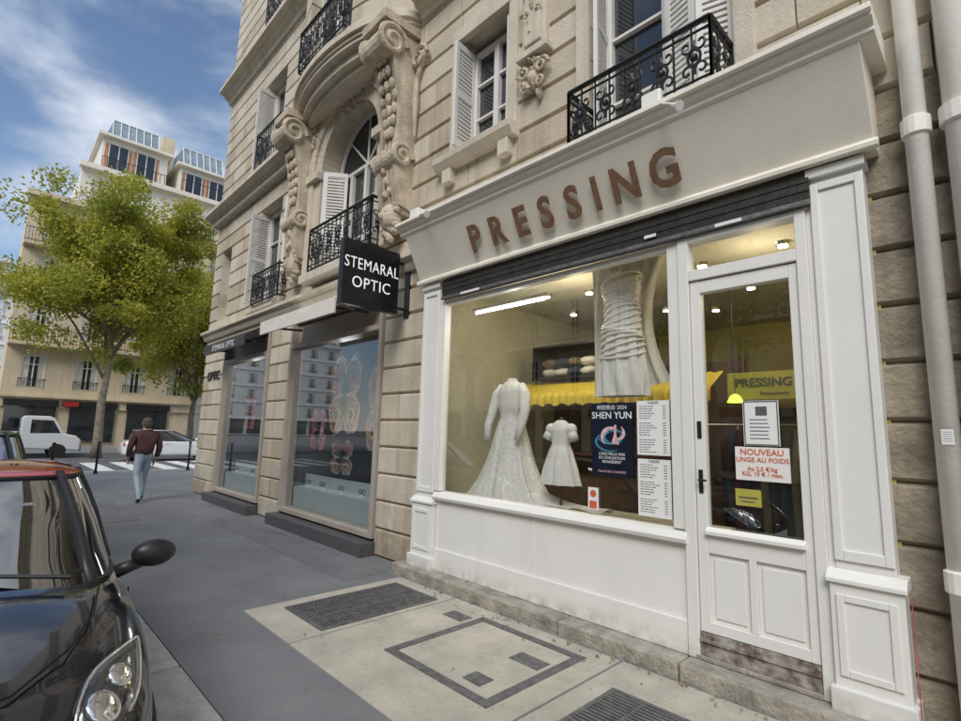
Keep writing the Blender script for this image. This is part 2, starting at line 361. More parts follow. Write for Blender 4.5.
def cornice(x0,x1,z,h,p,dent=False):
    mb=MB(); pr=[(YW+.02,z),(YW-.05,z),(YW-.08,z+h*.25),(YW-p*.55,z+h*.4),(YW-p*.6,z+h*.55),(YW-p,z+h*.65),(YW-p,z+h*.93),(YW+.02,z+h)]
    mb.prism(pr,'x',x0,x1)
    if dent:
        x=x0+.1
        while x<x1-.1: mb.box(x,x+.06,YW-.16,YW-.05,z-.002,z+.08); x+=.11
    meshobj(mb,'string_course',[M['s2']],bd,bevel=.006)
cornice(BX0-.1,-8.75,6.62,.32,.34,True); cornice(-5.25,BX1,7.3,.3,.3); cornice(BX0-.05,-8.8,10.1,.35,.32); cornice(-5.3,BX1,10.1,.35,.4); cornice(BX0-.1,BX1,zt-.2,.6,.7)
cornice(BX0-.05,-5.0,3.66,.22,.16)
mb=MB(); N=28
for i in range(N):
    a0,a1=math.pi*i/N,math.pi*(i+1)/N
    for (r0,r1,yf) in ((.90,1.12,YW-.05),(1.12,1.30,YW-.10)):
        P=[(AC[0]+r*math.cos(a),AC[1]+r*math.sin(a)) for r,a in ((r0,a0),(r1,a0),(r1,a1),(r0,a1))]
        mb.prism(P,'y',yf,YW+.4)
for sx in (-1,1):
    xa=AC[0]+sx*.90; xb=AC[0]+sx*1.12; xc=AC[0]+sx*1.30
    mb.box(xa,xb,YW-.05,YW+.4,4.15,AC[1]); mb.box(xb,xc,YW-.10,YW+.3,4.15,AC[1])
    mb.box(xa-.03*sx,xc+.03*sx,YW-.15,YW+.2,5.9,6.04)
meshobj(mb,'arch_surround',[M['s2']],bd,bevel=.008)
def scroll(mb,c0,sx,r,th=.03,turn=9.5,n=26,y=YW-.08,ph=0):
    pts=[(c0[0]+sx*r*(1-.85*i/n)*math.cos(ph+turn*i/n),y-.03*i/n,c0[1]+r*(1-.85*i/n)*math.sin(ph+turn*i/n)) for i in range(n+1)]
    mb.tube(pts,[th*(1-.4*i/n) for i in range(n+1)],6)
def console(xc,zb,zt_,name='carved_console'):
    mb=MB(); H=zt_-zb; w=.235
    pr=[]
    K=26
    def pf(t): return .12+.11*math.sin(t*math.pi*2.1)*(1-t*.8)+.42*t**2.0
    for i in range(K+1):
        t=i/K; pr.append((YW-pf(t),zb+H*t))
    poly=[(YW+.02,zb)]+pr+[(YW+.02,zt_)]
    mb.prism(poly,'x',xc-w+.03,xc+w-.03)
    poly2=[(YW+.02,zb+.05)]+[(y-.04,z) for y,z in pr[1:-1]]+[(YW+.02,zt_-.02)]
    for dx in (-w+.04,w-.04): mb.prism(poly2,'x',xc+dx-.04,xc+dx+.04)
    poly3=[(YW+.02,zb+.05)]+[(y-.022,z) for y,z in pr[1:-1]]+[(YW+.02,zt_-.02)]
    for dx in (-.09,0,.09): mb.prism(poly3,'x',xc+dx-.03,xc+dx+.03)
    for zz,rr,pp in ((zt_-.25,.24,.44),(zb+H*.30,.17,.20)):
        for sx in (-1,1):
            pts=[(xc+sx*(w+.015),YW-pp+rr*(1-.8*i/26)*math.cos(i*.42),zz+rr*(1-.8*i/26)*math.sin(i*.42)) for i in range(27)]
            mb.tube(pts,.042,7)
        mb.tube([(xc-w-.02,YW-pp,zz),(xc+w+.02,YW-pp,zz)],rr*.82,18)
    for sx in (-1,1):
        scroll(mb,(xc+sx*.38,zt_-.38),sx,.17,.035)
        mb.tube([(xc+sx*.30,YW-.05,zb+H*.42),(xc+sx*.33,YW-.08,zb+H*.6),(xc+sx*.31,YW-.06,zb+H*.75),(xc+sx*.46,YW-.06,zt_-.38)],[.02,.045,.035,.02],7)
    # acanthus leaf on the upper face
    for k in range(7):
        t=.45+.065*k; sp=.15*(1-abs(k-3)/5)
        for sx in (-1,0,1):
            mb.sph((xc+sx*sp,YW-pf(t)-.045,zb+H*t),(.045,.05,.085),0,8,6,jit=.05)
    for i in range(10):
        t=random.uniform(.05,.4); mb.sph((xc+random.uniform(-.15,.15),YW-pf(t)-.02,zb+H*t),(random.uniform(.03,.05),.05,random.uniform(.05,.08)),0,8,6,jit=.1)
    mb.sph((xc,YW-.16,zb-.02),(.16,.15,.20),0,14,10); mb.sph((xc,YW-.31,zb-.03),(.03,.05,.05),0,8,6)
    for sx in (-1,1):
        mb.sph((xc+sx*.055,YW-.28,zb+.03),(.028,.02,.02),0,8,6)
        for k in range(6): mb.sph((xc+sx*(.12+.03*math.sin(k*2)),YW-.16,zb+.13-k*.07),(.06,.07,.05),0,8,6,jit=.1)
    mb.sph((xc,YW-.26,zb-.10),(.05,.03,.02),0,8,6)
    for k in range(5): mb.sph((xc+random.uniform(-.06,.06),YW-.18,zb-.18-k*.035),(.045,.06,.06),0,8,6,jit=.1)
    mb.box(xc-w-.05,xc+w+.05,YW-.60,YW+.02,zt_,zt_+.13)
    return meshobj(mb,name,M['carve'],bd,bevel=0)
console(-8.62,4.45,7.05); console(-5.58,4.45,7.05)
def relief(xc,zc,rw,rh,n,name='carved_relief'):
    mb=MB(); mb.sph((xc,YW-.02,zc),(rw*.5,.12,rh*.4),0,16,10)
    for i in range(n):
        a=random.uniform(0,6.28); q=math.sqrt(random.random())
        mb.sph((xc+rw*q*math.cos(a),YW-.02,zc+rh*q*math.sin(a)),(random.uniform(.02,.05),random.uniform(.05,.12),random.uniform(.03,.07)),0,7,5,jit=.2)
    for sx in (-1,1):
        scroll(mb,(xc+sx*rw*.9,zc+rh*.35),sx,.085,.022); scroll(mb,(xc+sx*rw*.8,zc-rh*.3),sx,.06,.018,ph=2)
    return meshobj(mb,name,M['carve'],bd)
relief(-3.17,5.3,.14,.25,24); relief(AC[0],7.10,.50,.26,70); relief(-8.35,6.95,.35,.2,30); relief(-5.95,6.95,.30,.2,30)
mb=MB(); mb.box(-3.33,-3.01,YW-.07,YW+.01,5.62,7.3); mb.box(-3.28,-3.06,YW-.10,YW-.07,5.7,7.2); mb.box(-3.38,-2.96,YW-.12,YW+.01,5.56,5.64); meshobj(mb,'pilaster_strip',M['s2'],bd,bevel=.008)
relief(-3.17,6.2,.09,.42,18)
mb=MB()
xm_=-7.1
def bowy(x,dep=.60,hw=1.72): return YW-dep*max(0,1-((x-xm_)/hw)**2)**.5
def seg(xa,xb,n=6,off=0): return [(xa,YW)]+[(xa+(xb-xa)*i/n,bowy(xa+(xb-xa)*i/n)+off) for i in range(n+1)]+[(xb,YW)]
z=7.5
while z<19.5:
    zm=z+ch/2; gap=(7.6<zm<9.9) or (10.9<zm<13.2) or (14.2<zm<16.4)
    for (xa,xb) in ([(-8.80,-7.78),(-6.42,-5.40)] if gap else [(-8.80,-7.78),(-6.42,-5.40),(-7.78,-6.42)]):
        mb.prism(seg(xa,xb),'z',z+.022,z+ch-.022,random.choice([0,1]))
        mb.prism(seg(xa+.015,xb-.015,off=.03),'z',z-.022,z+.022,1)
    z+=ch
def plan(o): return [(xm_-1.74-o,YW+.01)]+[(xm_+(1.72+o)*math.sin(a),YW-(.60+o)*math.cos(a)) for a in [math.radians(-88+i*8) for i in range(23)]]+[(xm_+1.74+o,YW+.01)]
mb.prism(plan(.02),'z',7.22,7.28,0); mb.prism(plan(.05),'z',7.28,7.34,0); mb.prism(plan(.10),'z',7.34,7.43,0); mb.prism(plan(.07),'z',7.43,7.50,0)
mb.prism(plan(.12),'z',10.4,10.65,0)
mb.prism(plan(-.10),'z',7.08,7.22,0); mb.prism(plan(-.22),'z',6.98,7.08,0)
meshobj(mb,'bow_front',[M['s2'],M['s1']],bd)
def window(x0,x1,z0,z1,y,cols=2,rows=3,name='window',arch=None):
    w_=bpy.data.objects.new(name,None); w_.location=Vector((x0,y,z0))-Vector(ORI[bd.name]); link(w_,bd,(x0,y,z0))
    g=MB(); top=z1+(arch or 0); g.box(x0,x1,y+.03,y+.04,z0,top); meshobj(g,'glass',M['win'],w_)
    f=MB(); t=.06
    f.box(x0,x0+t,y-.03,y+.028,z0,z1); f.box(x1-t,x1,y-.03,y+.028,z0,z1); f.box(x0+t,x1-t,y-.031,y+.028,z0,z0+.1)
    f.box(x0+t,x1-t,y-.031,y+.028,z1-t,z1)
    for i in range(1,cols):
        xx=x0+(x1-x0)*i/cols; f.box(xx-.04,xx+.04,y-.035,y+.028,z0+.1,z1-t)
    for j in range(1,rows):
        zz=z0+(z1-z0)*j/rows; f.box(x0+t,x1-t,y-.02,y+.028,zz-.015,zz+.015)
    if arch:
        cx_=(x0+x1)/2; r=(x1-x0)/2
        pts=[(cx_+(r-.03)*math.cos(a),y,z1+(r-.03)*math.sin(a)) for a in [math.pi*i/20 for i in range(21)]]
        f.tube(pts,.035,6)
        for a in (45,90,135): f.tube([(cx_,y,z1),(cx_+r*math.cos(math.radians(a)),y,z1+r*math.sin(math.radians(a)))],.02,6)
    meshobj(f,'frame',M['white'],w_)
    return w_
def shutter(xa,ya,xb,yb,z0,z1,parent=bd):
    f=MB(); d=Vector((xb-xa,yb-ya,0)); Ld=d.length; d/=Ld; n=Vector((-d.y,d.x,0))*.02
    def bx(a,b_,za,zb,th=1.0):
        p=[Vector((xa,ya,0))+d*a,Vector((xa,ya,0))+d*b_]
        P=[(q+s_*n*th) for q in p for s_ in (-1,1)]
        P=[P[0],P[1],P[3],P[2]]
        f.prism([(q.x,q.y) for q in P],'z',za,zb)
    bx(0,.05,z0,z1);bx(Ld-.05,Ld,z0,z1);bx(.05,Ld-.05,z0,z0+.08);bx(.05,Ld-.05,z1-.08,z1);bx(.05,Ld-.05,(z0+z1)/2-.04,(z0+z1)/2+.04)
    k=int((z1-z0)/.055)
    for i in range(k):
        zz=z0+.03+i*.055; bx(.05,Ld-.05,zz,zz+.03,.6)
    return meshobj(f,'shutter',M['white'],parent)
window(-4.40,-3.60,5.02,6.42,YW+.25); shutter(-4.40,YW+.22,-4.36,YW-.14,5.02,6.4); shutter(-3.60,YW+.2,-3.63,YW+.02,5.02,6.4)
window(-2.48,-1.24,4.1,6.88,YW+.28,2,4); shutter(-2.48,YW+.26,-2.40,YW-.08,4.12,6.85); shutter(-1.80,YW+.12,-1.52,YW+.04,4.12,6.85); shutter(-1.51,YW+.04,-1.24,YW+.12,4.12,6.85)
window(-10.88,-9.77,4.12,6.18,YW+.25); shutter(-10.88,YW+.22,-10.84,YW-.2,4.12,6.1); shutter(-9.77,YW+.2,-9.5,YW-.02,4.12,6.1)
window(-11.18,-10.12,7.1,9.28,YW+.25); shutter(-11.18,YW+.22,-11.14,YW-.2,7.1,9.2)
window(-11.18,-10.12,10.7,12.88,YW+.25); window(-13.28,-12.62,4.1,5.98,YW+.25)
window(-8.04,-6.20,4.15,6.02,YW+.34,4,3,arch=.92); shutter(-8.02,YW+.3,-7.86,YW-.06,4.2,5.98); shutter(-7.84,YW-.05,-7.62,YW+.26,4.2,5.98)
window(-7.77,-6.43,7.6,9.9,-.25); window(-7.77,-6.43,10.9,13.2,-.25); window(-7.77,-6.43,14.2,16.4,-.25)
mb=MB()
mb.prism([(YW+.1,4.78),(YW-.10,4.78),(YW-.16,4.86),(YW-.17,4.93),(YW+.1,4.96)],'x',-4.72,-3.42); mb.box(-4.6,-4.45,YW-.10,YW+.02,4.60,4.78); mb.box(-3.65,-3.5,YW-.10,YW+.02,4.60,4.78)
mb.box(-4.56,-4.425,YW-.03,YW+.05,4.96,6.5); mb.box(-3.575,-3.44,YW-.03,YW+.05,4.96,6.5); mb.box(-4.56,-3.44,YW-.035,YW+.05,6.5,6.66)
meshobj(mb,'sill',[M['s2']],bd,bevel=.008)
mb=MB(); mb.box(-2.66,-2.51,YW-.03,YW+.05,4.1,6.95); mb.box(-1.21,-1.06,YW-.03,YW+.05,4.1,6.95); mb.box(-2.66,-1.06,YW-.036,YW+.05,6.95,7.12); meshobj(mb,'window_surround',[M['s2']],bd,bevel=.008)
for q in ((-11.0,-9.6,YW-.12,YW+.1,3.92,4.04),(-11.4,-9.9,YW-.25,YW+.1,6.95,7.02),(-8.1,-6.1,YW-.28,YW+.1,3.98,4.12),(-2.72,-1.0,YW-.44,YW+.1,3.96,4.05)):
    mb=MB(); mb.box(*q); meshobj(mb,'balcony_slab',[M['s2']],bd,bevel=.008)
def railing(x0,x1,y,z0,z1,yb=None,name='balcony_railing'):
    f=MB(); h=z1-z0
    def run(ax,a,b_,c0):
        P=(lambda t,z:(t,c0,z)) if ax=='x' else (lambda t,z:(c0,t,z))
        Lr=b_-a
        for zz,r in ((z1,.022),(z1-.07,.01),(z0+.08,.01),(z0,.016)): f.tube([P(a,zz),P(b_,zz)],r,6)
        n=max(2,int(round(Lr/.13)))
        for i in range(n+1):
            t=a+Lr*i/n; f.tube([P(t,z0),P(t,z1)],.009 if i not in(0,n) else .016,5)
        m_=max(1,int(round(Lr/.26)))
        for i in range(m_):
            tc_=a+Lr*(i+.5)/m_; hw=Lr/m_*.42
            for sx in (-1,1):
                for sz in (-1,1):
                    pts=[]
                    for k in range(13):
                        an=k*.52; rr=hw*.5*(1-.7*k/12)
                        pts.append(P(tc_+sx*(hw*.5+rr*math.cos(an+2.6)),(z0+z1)/2+sz*(h*.19+rr*1.2*math.sin(an+2.6))))
                    f.tube(pts,.010,5)
            pts=[P(tc_+hw*.45*math.cos(q*.524),(z0+z1)/2+h*.12*math.sin(q*.524)) for q in range(13)]
            f.tube(pts,.012,5)
            f.sph(P(tc_,(z0+z1)/2),.03,0,8,6)
    run('x',x0,x1,y)
    if yb is not None:
        run('y',y,yb,x0); run('y',y,yb,x1)
    return meshobj(f,name,M['iron'],bd)
railing(-10.55,-9.25,-.06,4.05,4.66,YW+.05); railing(-7.85,-5.95,-.14,4.16,4.86,YW); railing(-2.47,-1.24,-.30,4.07,4.60,YW)
railing(-10.95,-9.7,-.1,7.03,7.9,YW); railing(-7.85,-6.35,-.56,7.52,8.25,-.46); railing(-11.1,-10.0,-.1,10.55,11.4,YW); railing(-7.85,-6.35,-.56,10.7,11.5,-.46)
def pipe(x,y,r,z1,lab):
    p=thing('drain_pipe',(x,y,0),lab,'pipe','drain pipes on the wall')
    f=MB(); f.tube([(x,y,.02),(x,y,z1)],r,16); meshobj(f,'pipe',M['pipe'],p,smooth=True)
    for zc in (.9,3.42,5.6,8):
        f=MB(); f.tube([(x,y,zc-.06),(x,y,zc-.05),(x,y,zc+.05),(x,y,zc+.06)],[r*1.05,r*1.28,r*1.28,r*1.05],16); f.box(x-.012,x+.012,y+r*.8,YW+.02,zc-.02,zc+.02); meshobj(f,'collar',M['pipe'],p,smooth=False)
pipe(-.225,-.0,.055,12,'slim cream drain pipe with collars on stone wall'); pipe(-.03,-.01,.075,12,'thick cream drain pipe fixed to stone wall')
nt_=thing('paper_notice',(-.21,-.06,1.6),'small white paper notice taped to the drain pipe','notice')
mb=MB(); mb.box(-.245,-.195,-.0615,-.060,1.60,1.68); meshobj(mb,'sheet',M['paper'],nt_)
mb=MB(); 
for i in range(5): mb.box(-.240,-.202,-.0625,-.0618,1.665-i*.012,1.667-i*.012)
meshobj(mb,'printed_lines',M['ink'],nt_)
# ------------------------------------------------------------------ pressing shop front
sh=thing('dry_cleaner_shop_front',(-2.65,0,0),'cream painted wooden dry cleaner shop front with slanted sign','shop front')
mb=MB(); mb.prism([(YW+.02,3.36),(-.07,3.36),(-.08,3.41),(-.32,3.90),(YW+.02,3.90)],'x',-4.84,-.41); meshobj(mb,'fascia',M['fascia'],sh,bevel=.004)
mb=MB()
prf=[(YW+.02,3.90),(-.325,3.90),(-.345,3.915),(-.345,3.935),(-.36,3.955),(-.395,3.975),(-.40,3.995),(-.43,4.0),(-.43,4.035),(-.39,4.05),(YW+.02,4.09)]
mb.prism(prf,'x',-4.92,-.335)
meshobj(mb,'cornice',M['fascia'],sh,bevel=.003)
mb=MB(); mb.prism([(-.055,3.345),(-.10,3.35),(-.105,3.375),(-.085,3.40),(-.05,3.40)],'x',-4.87,-.39); meshobj(mb,'moulding',M['fascia'],sh)
th=math.radians(90)+math.atan2(.24,.49)
xs=[-3.73,-3.41,-3.09,-2.79,-2.49,-2.25,-1.98,-1.65]
for ch_,xx in zip('PRESSING',xs):
    textpart(ch_,.385,M['brown'],'letter',sh,(xx,-.211,3.60),rot=(th,0,0),ext=.005,off=.012,sx=.86)
mb=MB(); mb.box(-4.44,-.76,-.050,.06,3.14,3.34)
for z in (3.20,3.26): mb.box(-4.44,-.76,-.056,-.051,z,z+.03)
meshobj(mb,'shutter_box',M['shutter'],sh,bevel=.004)
mb=MB(); mb.box(-4.44,-.76,-.066,-.0,3.105,3.138); meshobj(mb,'shutter_bottom_bar',M['steel'],sh,bevel=.003)
for q in ((-1.35,-1.17,3.108,3.132),(-4.1,-3.8,3.108,3.132),(-1.9,-1.8,3.165,3.19)):
    mb=MB(); mb.box(q[0],q[1],-.070,-.0675,q[2],q[3]); meshobj(mb,'sticker',M['paper'],sh)
def pil(x0,x1):
    f=MB(); f.box(x0,x1,-.02,YW+.0,.80,3.34)
    t=.045
    f.box(x0,x0+t,-.036,-.021,.92,3.24);f.box(x1-t,x1,-.036,-.021,.92,3.24);f.box(x0+t,x1-t,-.036,-.021,3.19,3.24);f.box(x0+t,x1-t,-.036,-.021,.92,.98)
    f.box(x0-.015,x1+.015,-.055,YW,3.275,3.335)
    f.box(x0-.03,x1+.03,-.06,YW,.19,.80); f.prism([(YW,.80),(-.080,.80),(-.080,.825),(-.02,.87),(YW,.87)],'x',x0-.045,x1+.045)
    f.box(x0+.0,x0+.04,-.072,-.061,.30,.74);f.box(x1-.04,x1,-.072,-.061,.30,.74);f.box(x0+.04,x1-.04,-.072,-.061,.70,.74);f.box(x0+.04,x1-.04,-.072,-.061,.30,.34)
    f.box(x0-.05,x1+.05,-.09,YW,.10,.24)
    return meshobj(f,'pilaster',M['paint'],sh,bevel=.005)
pil(-4.80,-4.50); pil(-.765,-.485)
mb=MB(); mb.box(-4.46,-1.66,.0,.08,.12,.86); mb.box(-4.46,-1.66,-.022,-.002,.12,.34); mb.prism([(.08,.86),(-.05,.86),(-.06,.89),(-.03,.935),(.08,.95)],'x',-4.48,-1.64)
mb.box(-3.075,-3.065,-.006,-.001,.34,.86)
meshobj(mb,'stall_riser',M['paint'],sh,bevel=.003)
mb=MB()
mb.box(-4.495,-4.41,-.015,.07,.95,3.10); mb.box(-1.745,-1.66,-.015,.07,.95,3.10); mb.box(-4.41,-1.745,-.005,.07,3.05,3.10)
mb.box(-1.655,-1.575,-.03,.09,.12,3.10); mb.box(-.865,-.80,-.03,.09,.12,3.10); mb.box(-1.575,-.865,-.03,.09,2.76,2.84); mb.box(-1.575,-.865,-.028,.09,3.06,3.10)
mb.box(-.80,-.76,-.012,.09,.12,3.10)
meshobj(mb,'window_frame',M['paint'],sh,bevel=.005)
mb=MB(); mb.add([(-4.41,.035,.95),(-1.745,.035,.95),(-1.745,.035,3.05),(-4.41,.035,3.05)],[(0,1,2,3)]); meshobj(mb,'display_window_glass',M['glass'],sh,fixn=False)
mb=MB(); mb.add([(-1.575,.035,2.84),(-.865,.035,2.84),(-.865,.035,3.06),(-1.575,.035,3.06)],[(0,1,2,3)]); meshobj(mb,'transom_glass',M['glass'],sh,fixn=False)
dr=bpy.data.objects.new('door',None); dr.location=Vector((-1.22,0,.12))-Vector(ORI[sh.name]); link(dr,sh,(-1.22,0,.12))
mb=MB(); a,b_=-1.57,-.87
mb.box(a,a+.07,-.012,.06,.30,2.75);mb.box(b_-.05,b_,-.012,.06,.30,2.75);mb.box(a+.07,b_-.05,-.011,.06,2.66,2.75);mb.box(a+.07,b_-.05,-.011,.06,.82,.97);mb.box(a+.07,b_-.05,-.011,.06,.30,.37);mb.box(-1.245,-1.20,-.011,.06,.37,.82)
mb.box(a+.07,-1.245,.01,.05,.37,.82);mb.box(-1.20,b_-.05,.01,.05,.37,.82); mb.box(a+.1,-1.275,.0,.01,.40,.79);mb.box(-1.17,b_-.08,.0,.01,.40,.79)
mb.prism([(.0,.94),(-.045,.945),(-.045,.97),(-.011,.995),(.0,.995)],'x',a+.06,b_-.04)
meshobj(mb,'door_leaf',M['paint'],dr,bevel=.004)
mb=MB(); mb.add([(a+.07,.03,.97),(b_-.05,.03,.97),(b_-.05,.03,2.66),(a+.07,.03,2.66)],[(0,1,2,3)]); meshobj(mb,'door_glass',M['glass'],dr,fixn=False)
mb=MB(); mb.box(a+.0,b_,-.02,.05,.15,.295); mb.box(a,b_,-.035,-.021,.24,.26); meshobj(mb,'kick_board',mat('scuffed_brown_wood',(.10,.06,.045),.7,.5,14,.4,40,col2=(.48,.45,.40)),dr)
mb=MB(); mb.box(a+.022,a+.05,-.02,-.012,1.60,1.72); meshobj(mb,'lock_plate',M['blk'],dr)
mb=MB(); mb.box(a+.022,a+.05,-.02,-.012,1.22,1.38); mb.tube([(a+.036,-.02,1.31),(a+.036,-.06,1.31),(a+.09,-.062,1.31)],.008,8); meshobj(mb,'handle',M['blk'],dr)
st=thing('stone_step',(-2.7,-.1,0),'long worn stone doorstep along the shop front','step')
mb=MB(); x=-5.0
for wd in (1.1,1.25,1.0,1.2,.6):
    mb.box(x,x+wd-.01,-.20+random.uniform(0,.008),.1,-.05,.115+random.uniform(0,.004)); x+=wd
meshobj(mb,'step',M['step'],st,bevel=.012)
mb=MB(); mb.box(-1.6,-.86,-.035,.05,.12,.148); meshobj(mb,'threshold',M['step'],st,bevel=.005)
# interior
mb=MB()
X0,X1,Y0,Y1,Z0,Z1=-4.74,-.52,.12,4.6,.1,3.34
mb.box(X0-.05,X0,Y0,Y1,Z0,Z1,0); mb.box(X1,X1+.05,Y0,Y1,Z0,Z1,1); mb.box(X0,X1,Y1,Y1+.05,Z0,Z1,1); mb.box(X0,X1,Y0,Y1,Z0-.05,Z0,2); mb.box(X0,X1,Y0,Y1,Z1,Z1+.05,3)
mb.box(X0,-1.66,.085,.95,.80,.86,0); mb.box(-1.70,-1.66,.085,.95,.1,.80,0)
meshobj(mb,'interior_room',[M['wall_p'],M['wall_y'],M['floor'],M['ceil']],sh)
for (x,y) in ((-3.9,1.2),(-3.2,2.0),(-2.9,1.1),(-1.9,2.4),(-1.25,1.2),(-1.1,3.2),(-2.6,3.2),(-3.7,3.3),(-1.0,2.2),(-2.0,1.3),(-4.2,2.2),(-3.4,1.4),(-4.3,3.4),(-3.1,2.8),(-1.6,1.9),(-1.5,3.9),(-2.4,2.0)):
    f=MB(); f.tube([(x,y,Z1-.035),(x,y,Z1-.001)],[.055,.065],14,0); f.tube([(x,y,Z1-.045),(x,y,Z1-.036)],.042,12,1)
    o=thing('ceiling_spotlight',(x,y,Z1),'small round lit spotlight in the shop ceiling','spotlight','lit ceiling spotlights'); meshobj(f,'lamp',[M['chrome'],M['lamp']],o)
def pl(x,y,z,e,col=(1,.84,.56),r=.1):
    l=bpy.data.lights.new('shop_point_light','POINT'); l.energy=e; l.color=col; l.shadow_soft_size=r; o=bpy.data.objects.new('shop_point_light',l); o.location=(x,y,z); COL.objects.link(o)
for x,y in ((-3.2,.85),(-1.4,1.1)): pl(x,y,2.95,13)
tb=thing('fluorescent_tube',(-3.7,.5,3.2),'lit white fluorescent tube above the shop window','lamp'); f=MB(); f.tube([(-4.35,.42,3.02),(-3.3,.42,3.02)],.014,10,1); f.box(-4.4,-3.25,.40,.44,3.045,3.08,0); meshobj(f,'tube',[M['white'],M['tube']],tb)
pl(-3.8,.5,2.95,7,(1,.97,.9))
gp=thing('pendant_lamp',(-1.8,1.5,1.9),'small green-yellow lit pendant lamp above the counter','lamp'); f=MB(); f.tube([(-1.81,1.5,Z1),(-1.81,1.5,2.05)],.003,6,0); f.tube([(-1.81,1.5,2.03),(-1.81,1.5,2.01),(-1.81,1.5,1.95)],[.015,.045,.075],14,1,cap=False); f.sph((-1.81,1.5,1.975),.028,1); meshobj(f,'lamp_shade',[M['blk'],M['green']],gp)
cn_=thing('counter_canopy',(-3.2,1.3,0),'long scalloped yellow canopy over the shop counter','canopy')
f=MB()
def cv(u,v):
    x=-4.72+2.80*u; pl_=.016*math.sin(u*160)
    if v<.35: return (x,1.18+pl_,1.93+.035*abs(math.sin(u*45))*(1-v/.35)+.145*v/.35)
    t=(v-.35)/.65; return (x,1.18+.35*t+pl_*(1-t),2.075+.19*t+pl_*.4)
f.grid(cv,360,9); meshobj(f,'pleated_valance',M['yellow'],cn_,smooth=True)
f=MB(); f.box(-4.7,-2.02,2.42,2.46,.1,2.5,0); f.box(-4.7,-2.1,1.5,2.0,.1,1.1,0); meshobj(f,'counter',[M['wood']],cn_)
sg=thing('interior_shop_sign',(-1.6,1.7,2.1),'olive yellow interior sign with dark lettering','sign')
f=MB(); f.box(-1.95,-1.18,1.7,1.73,1.99,2.26); meshobj(f,'panel',M['sgy'],sg); textpart('PRESSING',.120,M['ink'],'lettering',sg,(-1.62,1.695,2.15),off=.003); textpart('Retoucherie',.05,M['ink'],'lettering',sg,(-1.52,1.695,2.045))
f=MB(); f.tube([(-1.9,1.715,2.26),(-1.9,1.715,Z1)],.004,5); f.tube([(-1.25,1.715,2.26),(-1.25,1.715,Z1)],.004,5); meshobj(f,'cable',M['blk'],sg)
shf=thing('display_shelf',(-3,1.5,2.2),'dark high shelf stacked with folded linen','shelf')
f=MB(); f.box(-4.3,-2.75,1.42,1.85,2.29,2.32); f.box(-4.3,-4.27,1.42,1.85,2.32,2.70);f.box(-2.78,-2.75,1.42,1.85,2.32,2.70); f.box(-4.3,-2.75,1.42,1.85,2.70,2.73); f.box(-4.27,-2.78,1.82,1.85,2.32,2.70); meshobj(f,'shelf_boards',M['blk'],shf)
for i in range(14):
    x=-4.2+(i%7)*.20; z=2.322+(i//7)*.12
    f=MB(); f.sph((x+.1,1.58,z+.06),(.12,.15,.065),0,14,8,jit=.1); o=meshobj(f,'folded_linen',random.choice([M['satin'],M['satin'],M['cloth'][3],M['cloth'][2],M['lace']]),None,smooth=True,base=(x+.1,1.58,z)); tag(o,'folded linen bundle lying on a dark shelf','linen','folded linen on the shelf')
rl=thing('clothes_rail',(-1.3,2.1,0),'chrome rail holding hanging garments','clothes rail'); f=MB(); f.tube([(-3.6,2.1,1.75),(-.56,2.1,1.75)],.014,8); f.tube([(-.6,2.1,.1),(-.6,2.1,1.75)],.014,8);f.tube([(-2.0,2.1,.1),(-2.0,2.1,1.75)],.014,8); meshobj(f,'rail',M['chrome'],rl)
def garment(x,y,ztop,h,wd,m):
    f=MB()
    def fn(u,v):
        a=u*2*math.pi; hw=wd*(.35+.65*min(1,v*4)+.1*v)*.5; th_=.045+.03*v
        xx=th_*math.sin(a)*(1+.3*math.sin(a*5+v*3)); yy=hw*math.cos(a)*(1 if v>.02 else .4)
        return (x+xx+.01*math.sin(v*9),y+yy,ztop-h*v)
    f.grid(fn,24,10,0,True); o=meshobj(f,'hanging_garment',m,None,smooth=True,base=(x,y,ztop)); tag(o,'dark garment hanging on a chrome rail','clothes','garments hanging on the rail')
for i in range(17): garment(-2.05+i*.088+random.uniform(-.02,.02),2.1,1.70,random.uniform(.9,1.35),.45,random.choice(M['cloth']))
cb=thing('storage_cabinet',(-1.2,3,0),'dark cabinet standing behind the clothes rail','cabinet'); f=MB(); f.box(-2.0,-.54,2.8,2.85,.1,1.95); f.box(-2.0,-1.96,2.5,2.8,.1,1.95); f.box(-2.0,-.54,2.5,2.8,1.95,1.99)
meshobj(f,'cabinet_body',M['wood'],cb)
def gown(xc,yc,zb,zt_,prof,folds,amp,name,label,m,twist=.4):
    t_=thing(name,(xc,yc,zb),label,'dress')
    f=MB()
    def fn(u,v):
        a=u*2*math.pi; z=zb+(zt_-zb)*v
        rx=np.interp(v,[p[0] for p in prof],[p[1] for p in prof]); ry=np.interp(v,[p[0] for p in prof],[p[2] for p in prof])
        k=1+amp*(1-v)**1.2*(math.sin(folds*a+twist*math.sin(v*6))+.4*math.sin((folds*2+3)*a+2*v))
        return (xc+rx*k*math.cos(a),yc+ry*k*math.sin(a),z)
    f.grid(fn,120,40,0,True); meshobj(f,'gown',m,t_,smooth=True)
    return t_
g1=gown(-3.80,.48,.865,2.17,[(0,.56,.36),(.06,.47,.33),(.18,.36,.28),(.34,.27,.22),(.5,.21,.18),(.62,.165,.14),(.70,.13,.105),(.80,.17,.125),(.90,.18,.12),(.955,.155,.10),(1,.07,.06)],9,.11,'wedding_dress_display','ivory lace wedding gown on a headless mannequin in window',M['lace'])
f=MB()
